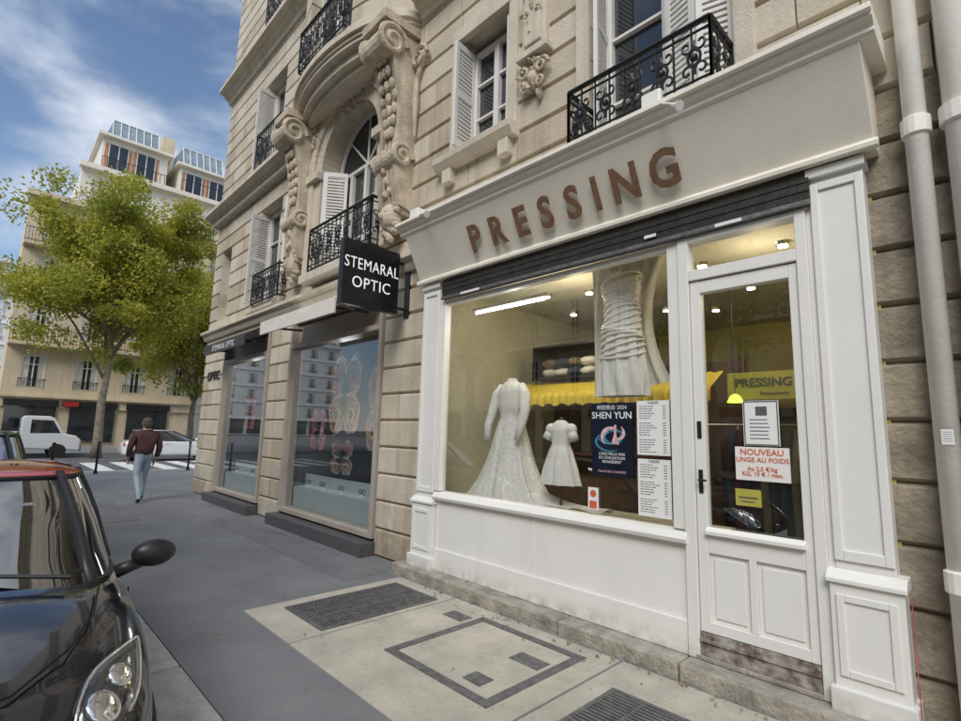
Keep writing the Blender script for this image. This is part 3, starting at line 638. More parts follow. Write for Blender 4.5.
for sx in (-1,1):
    f.tube([(-3.80+sx*.13,.48,2.12),(-3.80+sx*.20,.46,2.02),(-3.80+sx*.235,.43,1.85),(-3.80+sx*.245,.36,1.68),(-3.80+sx*.22,.33,1.52)],[.05,.065,.055,.045,.035],12)
meshobj(f,'sleeves',M['lace'],g1,smooth=True)
f=MB(); f.tube([(-3.8,.48,2.15),(-3.8,.48,2.20)],[.065,.05],14); meshobj(f,'collar',M['lace'],g1,smooth=True)
f=MB()
def tr(u,v):
    a=math.pi*(.9+1.25*u); r=.28+.42*v
    return (-3.70+r*math.cos(a)*1.0+.42*v*u,.5+min(.0,r*math.sin(a))*.55+.12*v,.868+.15*(1-v)**2*(1+.2*math.sin(u*40))+.022*(1+math.sin(u*38))*v+.01)
f.grid(tr,70,12); meshobj(f,'train',M['lace'],g1,smooth=True)
g2=gown(-2.36,.36,1.95,3.04,[(0,.24,.13),(.2,.23,.13),(.45,.19,.12),(.62,.165,.11),(.75,.145,.10),(.9,.185,.12),(1,.16,.09)],9,.10,'hanging_gown','white ruched satin gown hanging in the shop window',M['satin'],twist=2.2)
f=MB()
for k in range(22):
    z=2.33+k*.032; r=np.interp(z,[2.33,2.75,3.0],[.215,.16,.19])
    f.tube([(-2.36+r*math.cos(a_),.36+r*.62*math.sin(a_),z+.05*math.sin(a_+k*.7)) for a_ in [i*math.pi/12 for i in range(25)]],.012,6)
meshobj(f,'ruching',M['satin'],g2,smooth=True)
f=MB(); f.tube([(-2.54,.36,3.04),(-2.36,.36,3.1),(-2.18,.36,3.04)],.01,6); f.tube([(-2.36,.36,3.1),(-2.36,.36,3.3)],.006,6); meshobj(f,'hanger',M['chrome'],g2)
cu_=thing('sheer_drape',(-2.2,.5,2.0),'white sheer drape gathered behind the hanging gown','drape'); f=MB()
def dr_(u,v): return (-2.80+.80*u*(1-.45*v*(1-v)*2),.56+.035*math.sin(u*38+2*v),3.3-1.32*v+.10*u*v)
f.grid(dr_,90,12); meshobj(f,'cloth',M['satin'],cu_,smooth=True)
g3=gown(-3.08,.42,1.12,1.74,[(0,.21,.15),(.25,.175,.13),(.5,.125,.10),(.62,.095,.075),(.85,.115,.08),(.95,.085,.06),(1,.04,.035)],9,.10,'child_dress_display',"white child's dress on a wooden stand",M['satin'])
f=MB()
for sx in (-1,1): f.sph((-3.08+sx*.12,.42,1.65),(.062,.055,.06),0,12,8); f.tube([(-3.08+sx*.13,.42,1.63),(-3.08+sx*.165,.40,1.55)],[.045,.05],10)
meshobj(f,'sleeves',M['satin'],g3,smooth=True)
f=MB(); f.tube([(-3.08,.42,.865),(-3.08,.42,1.2)],.012,8); f.tube([(-3.08,.42,.862),(-3.08,.42,.88)],.09,16); f.sph((-3.08,.42,1.75),(.02,.02,.02)); meshobj(f,'stand',M['wood'],g3)
bx=thing('wooden_box',(-3.0,.35,.86),'small dark wooden box on the display floor','box'); f=MB(); f.box(-3.2,-2.95,.25,.4,.862,.90); f.box(-3.19,-2.96,.26,.39,.90,.91); meshobj(f,'box_body',M['wood'],bx,bevel=.004)
def sheet(x0,x1,z0,z1,y,m,name,label,cat='poster'):
    o=thing(name,((x0+x1)/2,y,z0),label,cat); f=MB(); f.box(x0,x1,y,y+.0015,z0,z1); meshobj(f,'sheet',m,o); return o
yp=.022
P=sheet(-2.46,-2.08,1.27,1.87,yp,M['navy'],'theatre_poster','dark blue dance show poster taped inside window')
textpart('神韵晚会 2024',.045,M['pale'],'lettering',P,(-2.27,yp-.002,1.83),ext=.0005); textpart('SHEN YUN',.078,M['pale'],'lettering',P,(-2.27,yp-.002,1.765),ext=.0005,off=.001)
def ribbon(cx_,cz_,a0,a1,r0,r1,wd,y,ez=1.0):
    n=26; L1=[];L2=[]
    for i in range(n+1):
        t=i/n; a=a0+(a1-a0)*t; r=r0+(r1-r0)*t; w_=wd*math.sin(math.pi*(.08+.86*t))
        L1.append((cx_+(r+w_)*math.cos(a),y,cz_+(r+w_)*ez*math.sin(a))); L2.append((cx_+(r-w_)*math.cos(a),y,cz_+(r-w_)*ez*math.sin(a)))
    return L1+L2,[(i,i+1,n+2+i,n+1+i) for i in range(n)]
f=MB(); 
for q in ((-2.27,1.58,.3,4.2,.13,.05,.022,.62),(-2.26,1.60,3.4,6.6,.14,.07,.02,.55),(-2.30,1.56,2.0,5.4,.10,.15,.012,.6)):
    v_,f_=ribbon(q[0],q[1],q[2],q[3],q[4],q[5],q[6],yp-.0015,q[7]); f.add(v_,f_)
meshobj(f,'picture',M['cyan'],P,fixn=False)
f=MB()
for q in ((-2.25,1.60,1.2,3.9,.07,.12,.020,.8),(-2.24,1.60,-1.2,1.0,.03,.11,.018,.8)):
    v_,f_=ribbon(q[0],q[1],q[2],q[3],q[4],q[5],q[6],yp-.0025,q[7]); f.add(v_,f_)
f.sph((-2.235,yp-.0026,1.675),(.013,.0006,.016),0,10,6); f.add([(x,yp-.0028,z) for x,z in ((-2.25,1.66),(-2.222,1.66),(-2.225,1.61),(-2.20,1.53),(-2.27,1.54),(-2.247,1.61))],[tuple(range(6))])
meshobj(f,'dancer',M['pink'],P,fixn=False)
textpart('CINQ MILLE ANS\nDE CIVILISATION\nRENAISSENT',.032,M['pale'],'lettering',P,(-2.27,yp-.002,1.42),ext=.0005); textpart('PALAIS DES CONGRÈS',.026,M['pink'],'lettering',P,(-2.27,yp-.002,1.31),ext=.0005)
P=sheet(-2.04,-1.77,1.46,1.88,yp,M['paper'],'price_list','white laminated price list taped inside window','notice')
P2=sheet(-2.04,-1.77,1.00,1.43,yp,M['paper'],'price_list','white laminated price list taped inside window','notice')
for pp,zt_ in ((P,1.85),(P2,1.40)):
    f=MB()
    for i in range(20):
        z=zt_-.012-i*.0185
        if i%7==6: continue
        x=-2.02
        while x<-1.93+random.uniform(-.02,.05):
            l_=random.uniform(.012,.035); f.box(x,x+l_,yp-.002,yp-.001,z-.004,z); x+=l_+.006
        f.box(-1.825,-1.80,yp-.002,yp-.001,z-.004,z)
    meshobj(f,'printed_lines',M['ink'],pp)
    textpart('TARIFS',.03,M['ink'],'lettering',pp,(-1.905,yp-.002,zt_+.012),ext=.0005)
P=sheet(-2.50,-2.40,.99,1.17,yp,M['paper'],'small_sticker','small white and red notice in the window','notice'); f=MB(); f.sph((-2.45,yp-.001,1.12),(.03,.001,.03),0); f.box(-2.485,-2.415,yp-.002,yp-.001,1.0,1.06); meshobj(f,'mark',M['red'],P)
P=sheet(-1.25,-1.03,1.56,1.86,yp,M['paper'],'door_notice','white framed notice taped on door glass','notice'); f=MB()
for (a_,b2,c2,d2) in ((-1.245,-1.035,1.85,1.857),(-1.245,-1.035,1.563,1.57),(-1.245,-1.238,1.57,1.85),(-1.042,-1.035,1.57,1.85)): f.box(a_,b2,yp-.002,yp-.001,c2,d2)
f.box(-1.17,-1.10,yp-.002,yp-.001,1.76,1.82)
for i in range(6): f.box(-1.21,-1.07-random.uniform(0,.03),yp-.002,yp-.001,1.73-i*.025,1.735-i*.025)
meshobj(f,'printed_lines',M['ink'],P)
P=sheet(-1.31,-.98,1.33,1.55,yp-.003,M['paperpink'],'weight_price_notice','white notice with red lettering on door glass','notice')
textpart('NOUVEAU',.056,M['red'],'lettering',P,(-1.145,yp-.005,1.515),ext=.0005,off=.0005); textpart('LINGE AU POIDS',.043,M['red'],'lettering',P,(-1.145,yp-.005,1.465),ext=.0005,off=.0005)
textpart('Au 2,5 €/kg\nKG, 10 € / max.',.038,M['red'],'lettering',P,(-1.145,yp-.005,1.39),ext=.0005,off=.0005,ls=.9)
P=sheet(-1.32,-1.16,1.16,1.27,yp,M['sgy'],'yellow_notice','small yellow notice on the door glass','notice')
f=MB(); f.box(-1.30,-1.18,yp-.002,yp-.001,1.21,1.22); f.box(-1.29,-1.2,yp-.002,yp-.001,1.185,1.192); meshobj(f,'printed_lines',M['ink'],P)
def flood(a,b_,lab):
    o=thing('floodlight',a,lab,'lamp','floodlights on the shop sign'); f=MB(); f.tube([a,b_],.011,8); meshobj(f,'arm',M['paint'],o)
    f=MB(); v=Vector(a); f.box(v.x-.08,v.x+.08,v.y-.05,v.y+.07,v.z-.05,v.z+.07); meshobj(f,'junction_box',M['paint'],o,bevel=.015)
    f=MB(); q=Vector(b_); f.tube([q+Vector((-.02,0,.0)),q+Vector((.03,-.02,-.03))],[.02,.035],12); meshobj(f,'lamp_head',M['paint'],o)
flood((-1.68,-.30,4.13),(-1.36,-.62,3.80),'white floodlight arm mounted on shop cornice'); flood((-4.66,-.30,4.12),(-4.05,-.62,3.86),'white floodlight arm mounted on shop cornice')
f=MB(); f.box(-.4345,-.431,-.012,.004,.1,.78); meshobj(f,'edge_strip',M['pinkfilm'],sh)
# ------------------------------------------------------------------ projecting sign
ps=thing('projecting_sign',(-5.33,-.05,3.4),'square black projecting sign with white lettering','sign')
f=MB(); f.box(-5.38,-5.28,-.88,-.08,3.06,3.86); meshobj(f,'panel',M['signblk'],ps,bevel=.008)
f=MB(); f.tube([(-5.33,-.08,3.15),(-5.33,YW,3.15)],.02,8); f.tube([(-5.33,-.08,3.75),(-5.33,YW,3.75)],.02,8); f.box(-5.38,-5.28,YW-.02,YW+.01,3.05,3.85); meshobj(f,'bracket',M['iron'],ps)
for tx,zz in (('STEMARAL',3.57),('OPTIC',3.34)): textpart(tx,.20,M['emitw'],'lettering',ps,(-5.275,-.48,zz),rot=(math.pi/2,0,math.pi/2),ext=.003,sx=.90 if tx=='OPTIC' else .76,off=-.0015,sp=1.08)
# ------------------------------------------------------------------ optician
op=thing('optician_shop_front',(-9,.1,0),'optician shop front with two large display windows','shop front')
def optwin(x0,x1):
    w_=bpy.data.objects.new('display_window',None); w_.location=Vector((x0,.1,0))-Vector(ORI[op.name]); link(w_,op,(x0,.1,0))
    f=MB(); t=.07; z0,z1=.2,3.02
    f.box(x0,x0+t,.06,.28,z0,3.4);f.box(x1-t,x1,.06,.28,z0,3.4);f.box(x0+t,x1-t,.061,.28,z1-.05,z1+.03);f.box(x0+t,x1-t,.061,.28,z0,z0+.07)
    meshobj(f,'frame',M['optframe'],w_,bevel=.005)
    f=MB(); f.add([(x0+t,.16,z0+.07),(x1-t,.16,z0+.07),(x1-t,.16,z1-.05),(x0+t,.16,z1-.05)],[(0,1,2,3)]); meshobj(f,'glass',M['optglass'],w_,fixn=False)
    f=MB(); f.box(x0-.03,x1+.05,-.12,.3,-.02,.17); meshobj(f,'plinth',M['optbase'],w_,bevel=.006)
    f=MB(); f.box(x0+t,x1-t,.20,.30,z1+.03,3.4); meshobj(f,'header',M['optframe'],w_)
    f=MB(); f.box(x0,x1,.28,2.6,.15,.2,0); f.box(x0-.04,x0,.28,2.6,.15,3.4,0); f.box(x1,x1+.04,.28,2.6,.15,3.4,0); f.box(x0,x1,2.6,2.64,.15,3.4,0); f.box(x0,x1,.28,2.6,3.4,3.44,0)
    meshobj(f,'interior_room',M['optin'],w_)
    f=MB(); f.box(x0+t,x1-t,.5,.53,.2,.80,0); f.box(x0+t,x1-t,.3,.5,.2,.60,0); meshobj(f,'display_panel',M['optpanel'],w_)
    for q in (.25,.5,.75):
        xx=x0+(x1-x0)*q; f=MB(); f.tube([(xx,.6,3.30),(xx,.6,3.39)],.05,12,0); f.tube([(xx,.6,3.29),(xx,.6,3.299)],.04,12,1)
        o=thing('ceiling_spotlight',(xx,.6,3.3),'small round lit spotlight added to brighten the eyewear display','spotlight','lit ceiling spotlights'); meshobj(f,'lamp',[M['chrome'],M['lamp']],o)  # spotlights added so the banners read as lit; fittings only presumed
    pl((x0+x1)/2,.40,3.0,22,(.98,.98,1.0),.2)  # unseen point light added to brighten the optician display
    return w_
wl=optwin(-12.28,-9.74); wr=optwin(-8.78,-5.84)
prints=[mat('print_%d'%i,c_,.5) for i,c_ in enumerate([(.70,.10,.05),(.85,.48,.08),(.02,.02,.02),(.60,.06,.25),(.08,.35,.42)])]
def wings(x0,x1,z0,z1,y,lab,face,sd_=1):
    o=thing('hanging_banner',((x0+x1)/2,y,z0),lab,'poster','butterfly-wing banners in the optician window')
    cxx,czz,hw,hh=(x0+x1)/2,(z0+z1)/2,(x1-x0)/2,(z1-z0)/2
    def out(k,n=72):
        P=[]
        for i in range(n):
            a=2*math.pi*i/n; r=.48+.42*abs(math.sin(2*a))**.7+.03*math.sin(13*a)
            P.append((cxx+hw*k*r*1.3*math.cos(a),czz+hh*k*r*1.3*math.sin(a)))
        return P
    f=MB(); f.prism(out(1),'y',y,y+.01,1); f.prism(out(.92),'y',y-.004,y-.001,0); meshobj(f,'sheet',[face,M['blk']],o)
    f=MB(); random.seed(sd_)
    for sx in (-1,1):
        for sz in (1,-1):
            for i in range(9):
                a=math.radians(12+i*8.5); r1=.48+.40*abs(math.sin(2*a))**.7
                f.tube([(cxx+sx*hw*.08,y-.007,czz+sz*hh*.03),(cxx+sx*hw*r1*.6*math.cos(a+.06),y-.007,czz+sz*hh*r1*.6*math.sin(a+.06)),(cxx+sx*hw*r1*1.1*math.cos(a),y-.007,czz+sz*hh*r1*1.1*math.sin(a))],.006,4,2)
                f.sph((cxx+sx*hw*r1*1.02*math.cos(a),y-.005,czz+sz*hh*r1*1.02*math.sin(a)),(hw*.07,.003,hh*.07),(0,1,3,4)[(i+sd_)%4],8,4)
                f.sph((cxx+sx*hw*r1*.72*math.cos(a),y-.005,czz+sz*hh*r1*.72*math.sin(a)),(hw*.05,.003,hh*.05),(4,3,1,0)[(i+sd_)%4],8,4)
            f.sph((cxx+sx*hw*.42,y-.008,czz+sz*hh*.46),(hw*.22,.003,hh*.19),(0 if sz>0 else 1),16,4); f.sph((cxx+sx*hw*.42,y-.012,czz+sz*hh*.46),(hw*.12,.003,hh*.11),2,14,4); f.sph((cxx+sx*hw*.42,y-.016,czz+sz*hh*.46),(hw*.05,.003,hh*.05),4,10,4)
    f.sph((cxx,y-.012,czz),(hw*.05,.006,hh*.5),2,10,8)
    meshobj(f,'printed_pattern',prints,o)
fc1=mat('banner_multicolour',(.85,.75,.50),.4,.2,7,col2=(.60,.16,.10)); fc2=mat('banner_orange',(.80,.50,.25),.4,.4,9,col2=(.25,.25,.26)); fc3=mat('banner_pink',(.80,.16,.34),.4,.3,9); fc4=mat('banner_grey',(.55,.55,.53),.4,.4,9,col2=(.2,.2,.2))
wings(-7.75,-6.70,1.45,2.80,.34,'tall multicoloured butterfly wing banner in shop window',fc1,sd_=1); wings(-6.75,-6.0,1.2,2.6,.44,'grey and orange butterfly wing banner in shop window',fc2,sd_=2); wings(-8.45,-7.85,1.2,1.95,.40,'small pink butterfly wing banner in shop window',fc3,sd_=3); wings(-7.80,-7.05,.85,1.45,.46,'grey butterfly wing banner in shop window',fc4,sd_=4)
wings(-11.6,-11.0,1.5,2.3,.40,'pink butterfly wing banner in shop window',fc3,sd_=6)
for i,(x,z) in enumerate(((-8.3,.61),(-7.8,.61),(-7.2,.61),(-6.6,.61),(-6.2,.61),(-11.7,.61),(-10.8,.61))):
    o=thing('eyeglasses_display',(x,.41,z),'pair of glasses on a small white stand','glasses','eyeglasses on display'); f=MB()
    f.box(x-.05,x+.05,.37,.42,z-.008,z+.06); meshobj(f,'stand',M['paper'],o)
    f=MB()
    for sx in (-1,1): f.tube([(x+sx*.05+.04*math.cos(t),.36,z+.09+.03*math.sin(t)) for t in [k*.524 for k in range(13)]],.006,5)
    f.tube([(x-.01,.36,z+.1),(x+.01,.36,z+.1)],.005,5); meshobj(f,'spectacle_frame',M['blk'],o)
def awning(x0,x1,lab,m1,p=.55):
    o=thing('folded_awning',((x0+x1)/2,0,3.2),lab,'awning','folded awnings over the optician windows'); f=MB()
    f.prism([(.08,3.50),(.08,3.58),(-p,3.33),(-p-.02,3.29),(-p,3.24)],'x',x0,x1); meshobj(f,'fabric',m1,o,bevel=.004)
    f=MB(); f.box(x0,x1,-p-.035,-p-.005,3.10,3.31); meshobj(f,'valance',m1,o,bevel=.004)
    for xx in (x0+.2,x1-.2):
        f=MB(); f.tube([(xx,.05,3.25),(xx+.15,-p*.5,3.2),(xx,-p,3.21)],.018,8); meshobj(f,'arm',M['iron'],o)
    return o
awning(-8.5,-6.0,'cream folded fabric awning above the optician window',M['awn']); aw2=awning(-12.2,-9.75,'dark folded fabric awning above the optician window',M['shutter'],.36)
textpart('STEMARAL OPTIC',.17,M['pale'],'lettering',aw2,(-10.95,-.397,3.2),ext=.001,off=0)
textpart('OPTIC',.30,M['blk'],'lettering',op,(-13.0,.085,2.75),ext=.01,off=.004)
# ------------------------------------------------------------------ cars
def ring(dc,a,b_,z,n=32,e=4.5):
    o=[]
    for i in range(n):
        t=2*math.pi*(i+.5)/n; c_,s_=math.cos(t),math.sin(t)
        o.append((dc-a*math.copysign(abs(c_)**(2/e),c_),b_*math.copysign(abs(s_)**(2/e),s_),z))
    return o
def make_car(loc,rotz,paint,roofp,label,group=None,L=3.5,name='parked_car',W=.83,zs_=1.0):
    c0=thing(name,(0,0,0),label,'car',group); k=L/3.5
    S=[(0,.50,.36,.52,.62),(.03,.64,.26,.58,.69),(.12,.75,.20,.65,.78),(.3,.80,.19,.73,.86),(.6,.825,.19,.82,.93),(.95,.835,.19,.89,.985),(1.4,.84,.2,.91,.98),(2.0,.845,.2,.93,.98),(2.7,.845,.2,.94,.98),(3.2,.82,.21,.93,.97),(3.38,.77,.24,.88,.94),(3.46,.68,.3,.78,.86),(3.5,.5,.4,.66,.74)]
    f=MB(); rows=[]
    for d,w_,zb,zs,zt_ in S:
        w_=w_*W/.845*1.0
        half=[(0,zb),(.6*w_,zb),(.92*w_,zb+.03),(.985*w_,zb+.12),(w_,zb+(zs-zb)*.5),(.985*w_,zs-.05),(.94*w_,zs),(.8*w_,zs+(zt_-zs)*.55),(.45*w_,zt_-.008),(0,zt_)]
        row=[(-d*k,y,z) for y,z in half]+[(-d*k,-y,z) for y,z in half[-2:0:-1]]
        rows.append(row)
    n=len(rows[0]); vs=[p for r_ in rows for p in r_]
    fs=[(i*n+j,i*n+(j+1)%n,(i+1)*n+(j+1)%n,(i+1)*n+j) for i in range(len(rows)-1) for j in range(n)]
    def cap(o_,rev):
        out=[]
        for j in range(0,9):
            q=(o_+j,o_+j+1,o_+(n-j-1)%n,o_+(n-j)%n)
            q=tuple(dict.fromkeys(q)); out.append(q if rev else q[::-1])
        return out
    fs+=cap(0,True)+cap((len(rows)-1)*n,False)
    f.add(vs,[q for q in fs if len(q)>2])
    body=meshobj(f,'body',paint,c0,smooth=True,subsurf=2)
    wr=.30
    wx=(-.62*k,-2.92*k)
    cutters=[]
    for xx in wx:
        for sy in (-1,1):
            cb=MB(); cb.tube([(xx,sy*(W-.24),wr),(xx,sy*(W+.2),wr)],wr+.045,28); q=meshobj(cb,'cut',M['blk']); md=body.modifiers.new('b','BOOLEAN'); md.object=q; md.operation='DIFFERENCE'; md.solver='EXACT'; cutters.append(q)
    bpy.context.view_layer.update(); dg=bpy.context.evaluated_depsgraph_get(); me=bpy.data.meshes.new_from_object(body.evaluated_get(dg)); body.modifiers.clear(); body.data=me
    me.materials.clear(); me.materials.append(paint)
    for p in me.polygons: p.material_index=0; p.use_smooth=True
    for q in cutters: bpy.data.objects.remove(q)
    G=[(2.06,1.16,.77,.93),(2.15,1.03,.75,1.03),(2.24,.91,.725,1.15),(2.34,.78,.69,1.27),(2.42,.67,.655,1.37),(2.44,.64,.64,1.405)]
    f=MB(); rs=[ring(-a_*k,b2*k,c2*W/.83,z) for a_,b2,c2,z in G]
    N_=len(rs[0])
    f.add([p for r_ in rs for p in r_],[(i*N_+j,i*N_+(j+1)%N_,(i+1)*N_+(j+1)%N_,(i+1)*N_+j) for i in range(len(rs)-1) for j in range(N_)])
    meshobj(f,'windows',M['carglass'],c0,smooth=True)
    f=MB(); RR=[(2.44,.68,.665,1.378),(2.44,.67,.660,1.402),(2.44,.655,.645,1.412),(2.44,.60,.58,1.428),(2.44,.40,.40,1.442),(2.44,.15,.12,1.448)]
    rs2=[ring(-a_*k,b2*k,c2*W/.83,z) for a_,b2,c2,z in RR]; nr=len(RR)
    f.add([p for r_ in rs2[:2] for p in r_],[(j,(j+1)%N_,N_+(j+1)%N_,N_+j) for j in range(N_)]+[tuple(range(N_))[::-1]],1)
    f.add([p for r_ in rs2[1:] for p in r_],[(i*N_+j,i*N_+(j+1)%N_,(i+1)*N_+(j+1)%N_,(i+1)*N_+j) for i in range(nr-2) for j in range(N_)]+[tuple(range((nr-2)*N_,(nr-1)*N_))])
    meshobj(f,'roof',[roofp,M['blk']],c0,smooth=True)
    f=MB()
    def col(j,r=.03): f.tube([Vector(rs[i][j]) for i in range(len(rs))],r,8)
    for j in range(N_):
        t=2*math.pi*(j+.5)/N_; dg_=math.degrees(t)%360
        if min(abs(dg_-a_) for a_ in (39,321,141,219))<5.7: col(j,.05 if rs[0][j][0]<-2.06*k else .03)
        if min(abs(dg_-a_) for a_ in (95.6,264.4))<5.7: col(j,.028)
    f.tube([Vector(p) for p in rs[0]]+[Vector(rs[0][0])],.018,6)
    meshobj(f,'pillars',M['blk'],c0,smooth=True)
    f=MB()
    for sy in (-.36,.36):
        f.box(-2.35*k,-2.18*k,sy-.22,sy+.22,.9,1.12); f.box(-2.33*k,-2.22*k,sy-.12,sy+.12,1.14,1.29)
        f.box(-3.05*k,-2.95*k,sy-.22,sy+.22,.9,1.15)
    meshobj(f,'seats',mat('seat_fabric',(.09,.09,.095),.8),c0,bevel=.04)
    f=MB(); f.tube([(-1.68*k+.05*math.cos(t),.36+.17*math.sin(t),1.03+.15*math.cos(t)) for t in [i*.393 for i in range(17)]],.014,6); f.box(-1.5*k,-1.10*k,-.66,.66,.955,.99); meshobj(f,'dashboard',M['blk'],c0)
    f=MB(); f.box(-1.72*k,-1.70*k,-.10,.10,1.29,1.34); meshobj(f,'rear_view_mirror',M['blk'],c0,bevel=.01)
    for xx in wx:
        for sy in (-1,1):
            wh=bpy.data.objects.new('wheel',None); wh.location=(xx,sy*(W-.09),wr); link(wh,c0,(xx,sy*(W-.09),wr))
            f=MB(); ya,yb=sy*(W-.19),sy*(W-.01)
            pts=[(xx,ya,wr),(xx,ya+(yb-ya)*.12,wr),(xx,ya+(yb-ya)*.88,wr),(xx,yb,wr)]
            f.tube(pts,[wr-.03,wr,wr,wr-.03],28); meshobj(f,'tyre',M['rubber'],wh,smooth=False)
            f=MB(); f.tube([(xx,yb-.02*sy,wr),(xx,yb+.004*sy,wr)],[.2,.195],28,1)
            for q in range(5):
                a=q*1.2566; f.tube([(xx+.03*math.cos(a),yb+.012*sy,wr+.03*math.sin(a)),(xx+.19*math.cos(a),yb+.008*sy,wr+.19*math.sin(a))],[.03,.022],6,0)
            f.tube([(xx+.19*math.cos(t),yb+.006*sy,wr+.19*math.sin(t)) for t in [i*.2618 for i in range(25)]],.012,6,0)
            meshobj(f,'rim',[M['alloy'],M['blk']],wh)
    for sy in (-1,1):
        hl=bpy.data.objects.new('headlight',None); hl.location=(-.2*k,sy*.6,.66); link(hl,c0,(-.2*k,sy*.6,.66))
        nn=Vector((.60,sy*.42,.68)).normalized(); e1=Vector((-.82,sy*.42,.38)); e1=(e1-nn*e1.dot(nn)).normalized(); e2=nn.cross(e1)
        cpt=Vector((-.22*k,sy*.615*W/.83,.748))
        # pointed teardrop outline in (e1,e2): sharp end swept back along e1
        def drop(sc,n=30):
            P=[]
            for i in range(n):
                a=2*math.pi*i/n; u=math.cos(a); v=math.sin(a)
                wv=.095*(1-.55*max(0,u))*(1 if u<0 else (1-u**2.2)**.25)
                P.append((.215*u*sc+(.03 if u>0 else 0)*u,wv*v*sc))
            return P
        def shell(f,sc,dep,off,mi=0,rings=6):
            base=[drop(sc*math.cos(math.pi/2*r/rings)) for r in range(rings)]
            vs=[]
            for r,PP in enumerate(base):
                h=dep*math.sin(math.pi/2*r/rings)
                for (u,v) in PP: vs.append(cpt+e1*u+e2*v+nn*(off+h-.35*u*u))
            vs.append(cpt+nn*(off+dep)); n_=30
            fs=[(r*n_+j,r*n_+(j+1)%n_,(r+1)*n_+(j+1)%n_,(r+1)*n_+j) for r in range(rings-1) for j in range(n_)]+[((rings-1)*n_+j,(rings-1)*n_+(j+1)%n_,rings*n_) for j in range(n_)]
            f.add(vs,fs,mi)
        f=MB(); shell(f,.96,.040,.006); meshobj(f,'lens',M['lens'],hl,smooth=True)
        f=MB(); shell(f,1.04,.010,-.004); meshobj(f,'bowl',M['cargry'],hl,smooth=True)
        rot=Matrix((nn,e1,e2)).transposed()
        f=MB(); f.sph(cpt+nn*.012-e1*.09,(.018,.062,.062),0,18,12,rot=rot); f.sph(cpt+nn*.010+e1*.045,(.016,.048,.045),0,14,10,rot=rot)
        f.tube([cpt+e1*u*1.0+e2*v+nn*(.010-.35*u*u) for (u,v) in drop(.98)]+[cpt+e1*drop(.98)[0][0]+nn*(.010-.35*drop(.98)[0][0]**2)],.006,6)
        meshobj(f,'reflector',M['chrome'],hl,smooth=True)
        f=MB(); f.sph((-3.42*k,sy*.62,.75),(.06,.10,.12),0,14,8); meshobj(f,'tail_light',M['red'],c0,smooth=True)
        mr=bpy.data.objects.new('mirror',None); mr.location=(-1.2*k,sy*W,1.0); link(mr,c0,(-1.2*k,sy*W,1.0))
        f=MB(); f.sph((-1.10*k,sy*(W+.065),1.03),(.062,.105,.07),0,18,12); f.tube([(-1.12*k,sy*(W-.10),.95),(-1.11*k,sy*(W+.01),.99)],[.035,.03],8); meshobj(f,'housing',M['blk'] if paint is not M['carwht'] else paint,mr,smooth=True)
        f=MB(); f.sph((-1.155*k,sy*(W+.065),1.03),(.012,.084,.053),0,18,10); meshobj(f,'mirror_glass',M['chrome'],mr,smooth=True)
        f=MB(); f.box(-2.15*k,-1.98*k,sy*(W-.005),sy*(W+.015),.80,.825); meshobj(f,'door_handle',paint,c0,bevel=.008)
        f=MB(); 
        for xx in (-1.22*k,-2.25*k): f.tube([(xx,sy*(W+.0005),.32),(xx,sy*(W+.001),.6),(xx,sy*(W-.012),.84)],.004,4)
        f.tube([(-1.22*k,sy*W,.30),(-2.25*k,sy*W,.30)],.004,4)
        meshobj(f,'door_gap',M['hole'],c0)
    f=MB(); f.box(-.05*k,.012,-.34,.34,.33,.43); f.box(-.06*k,.006,-.22,.22,.55,.585); meshobj(f,'grille',M['blk'],c0,bevel=.02)
    f=MB(); f.box(.012,.02,-.26,.26,.44,.54); meshobj(f,'number_plate',M['paper'],c0,bevel=.004)
    f=MB(); f.tube([(.0,0,.60),(.016,0,.602)],.045,20); meshobj(f,'badge',M['chrome'],c0)
    f=MB()
    for sy in (.05,.55): f.tube([(-.96*k,sy,.995),(-1.04*k,sy-.3,1.03),(-1.08*k,sy-.55,1.045)],.010,6)
    meshobj(f,'wipers',M['blk'],c0)
    f=MB(); f.tube([(-.93*k,-.66,.953),(-.6*k,-.60,.912),(-.36*k,-.50,.868),(-.19*k,-.34,.815),(-.14*k,0,.798),(-.19*k,.34,.815),(-.36*k,.50,.868),(-.6*k,.60,.912),(-.93*k,.66,.953)],.0045,5); meshobj(f,'bonnet_seam',M['hole'],c0)
    c0.location=loc; c0.rotation_euler=(0,0,rotz); c0.scale=(1,1,zs_)
    return c0
make_car((-2.18,-3.86,-.12),0,M['carblk'],M['carred'],'glossy black small hatchback with red roof at the kerb','cars along the street',W=.85)
make_car((-6.5,-4.0,-.12),0,M['cargry'],M['cargry'],'dark grey hatchback parked at the kerb','cars along the street',L=4.0,zs_=1.10)
make_car((-28.5,5.2,-.12),math.radians(90),M['carwht'],M['carwht'],'white hatchback crossing the junction','cars along the street',L=4.3)
make_car((-30.8,10.2,-.12),math.radians(90),M['carwht'],M['carwht'],'white hatchback crossing the junction','cars along the street',L=4.2)
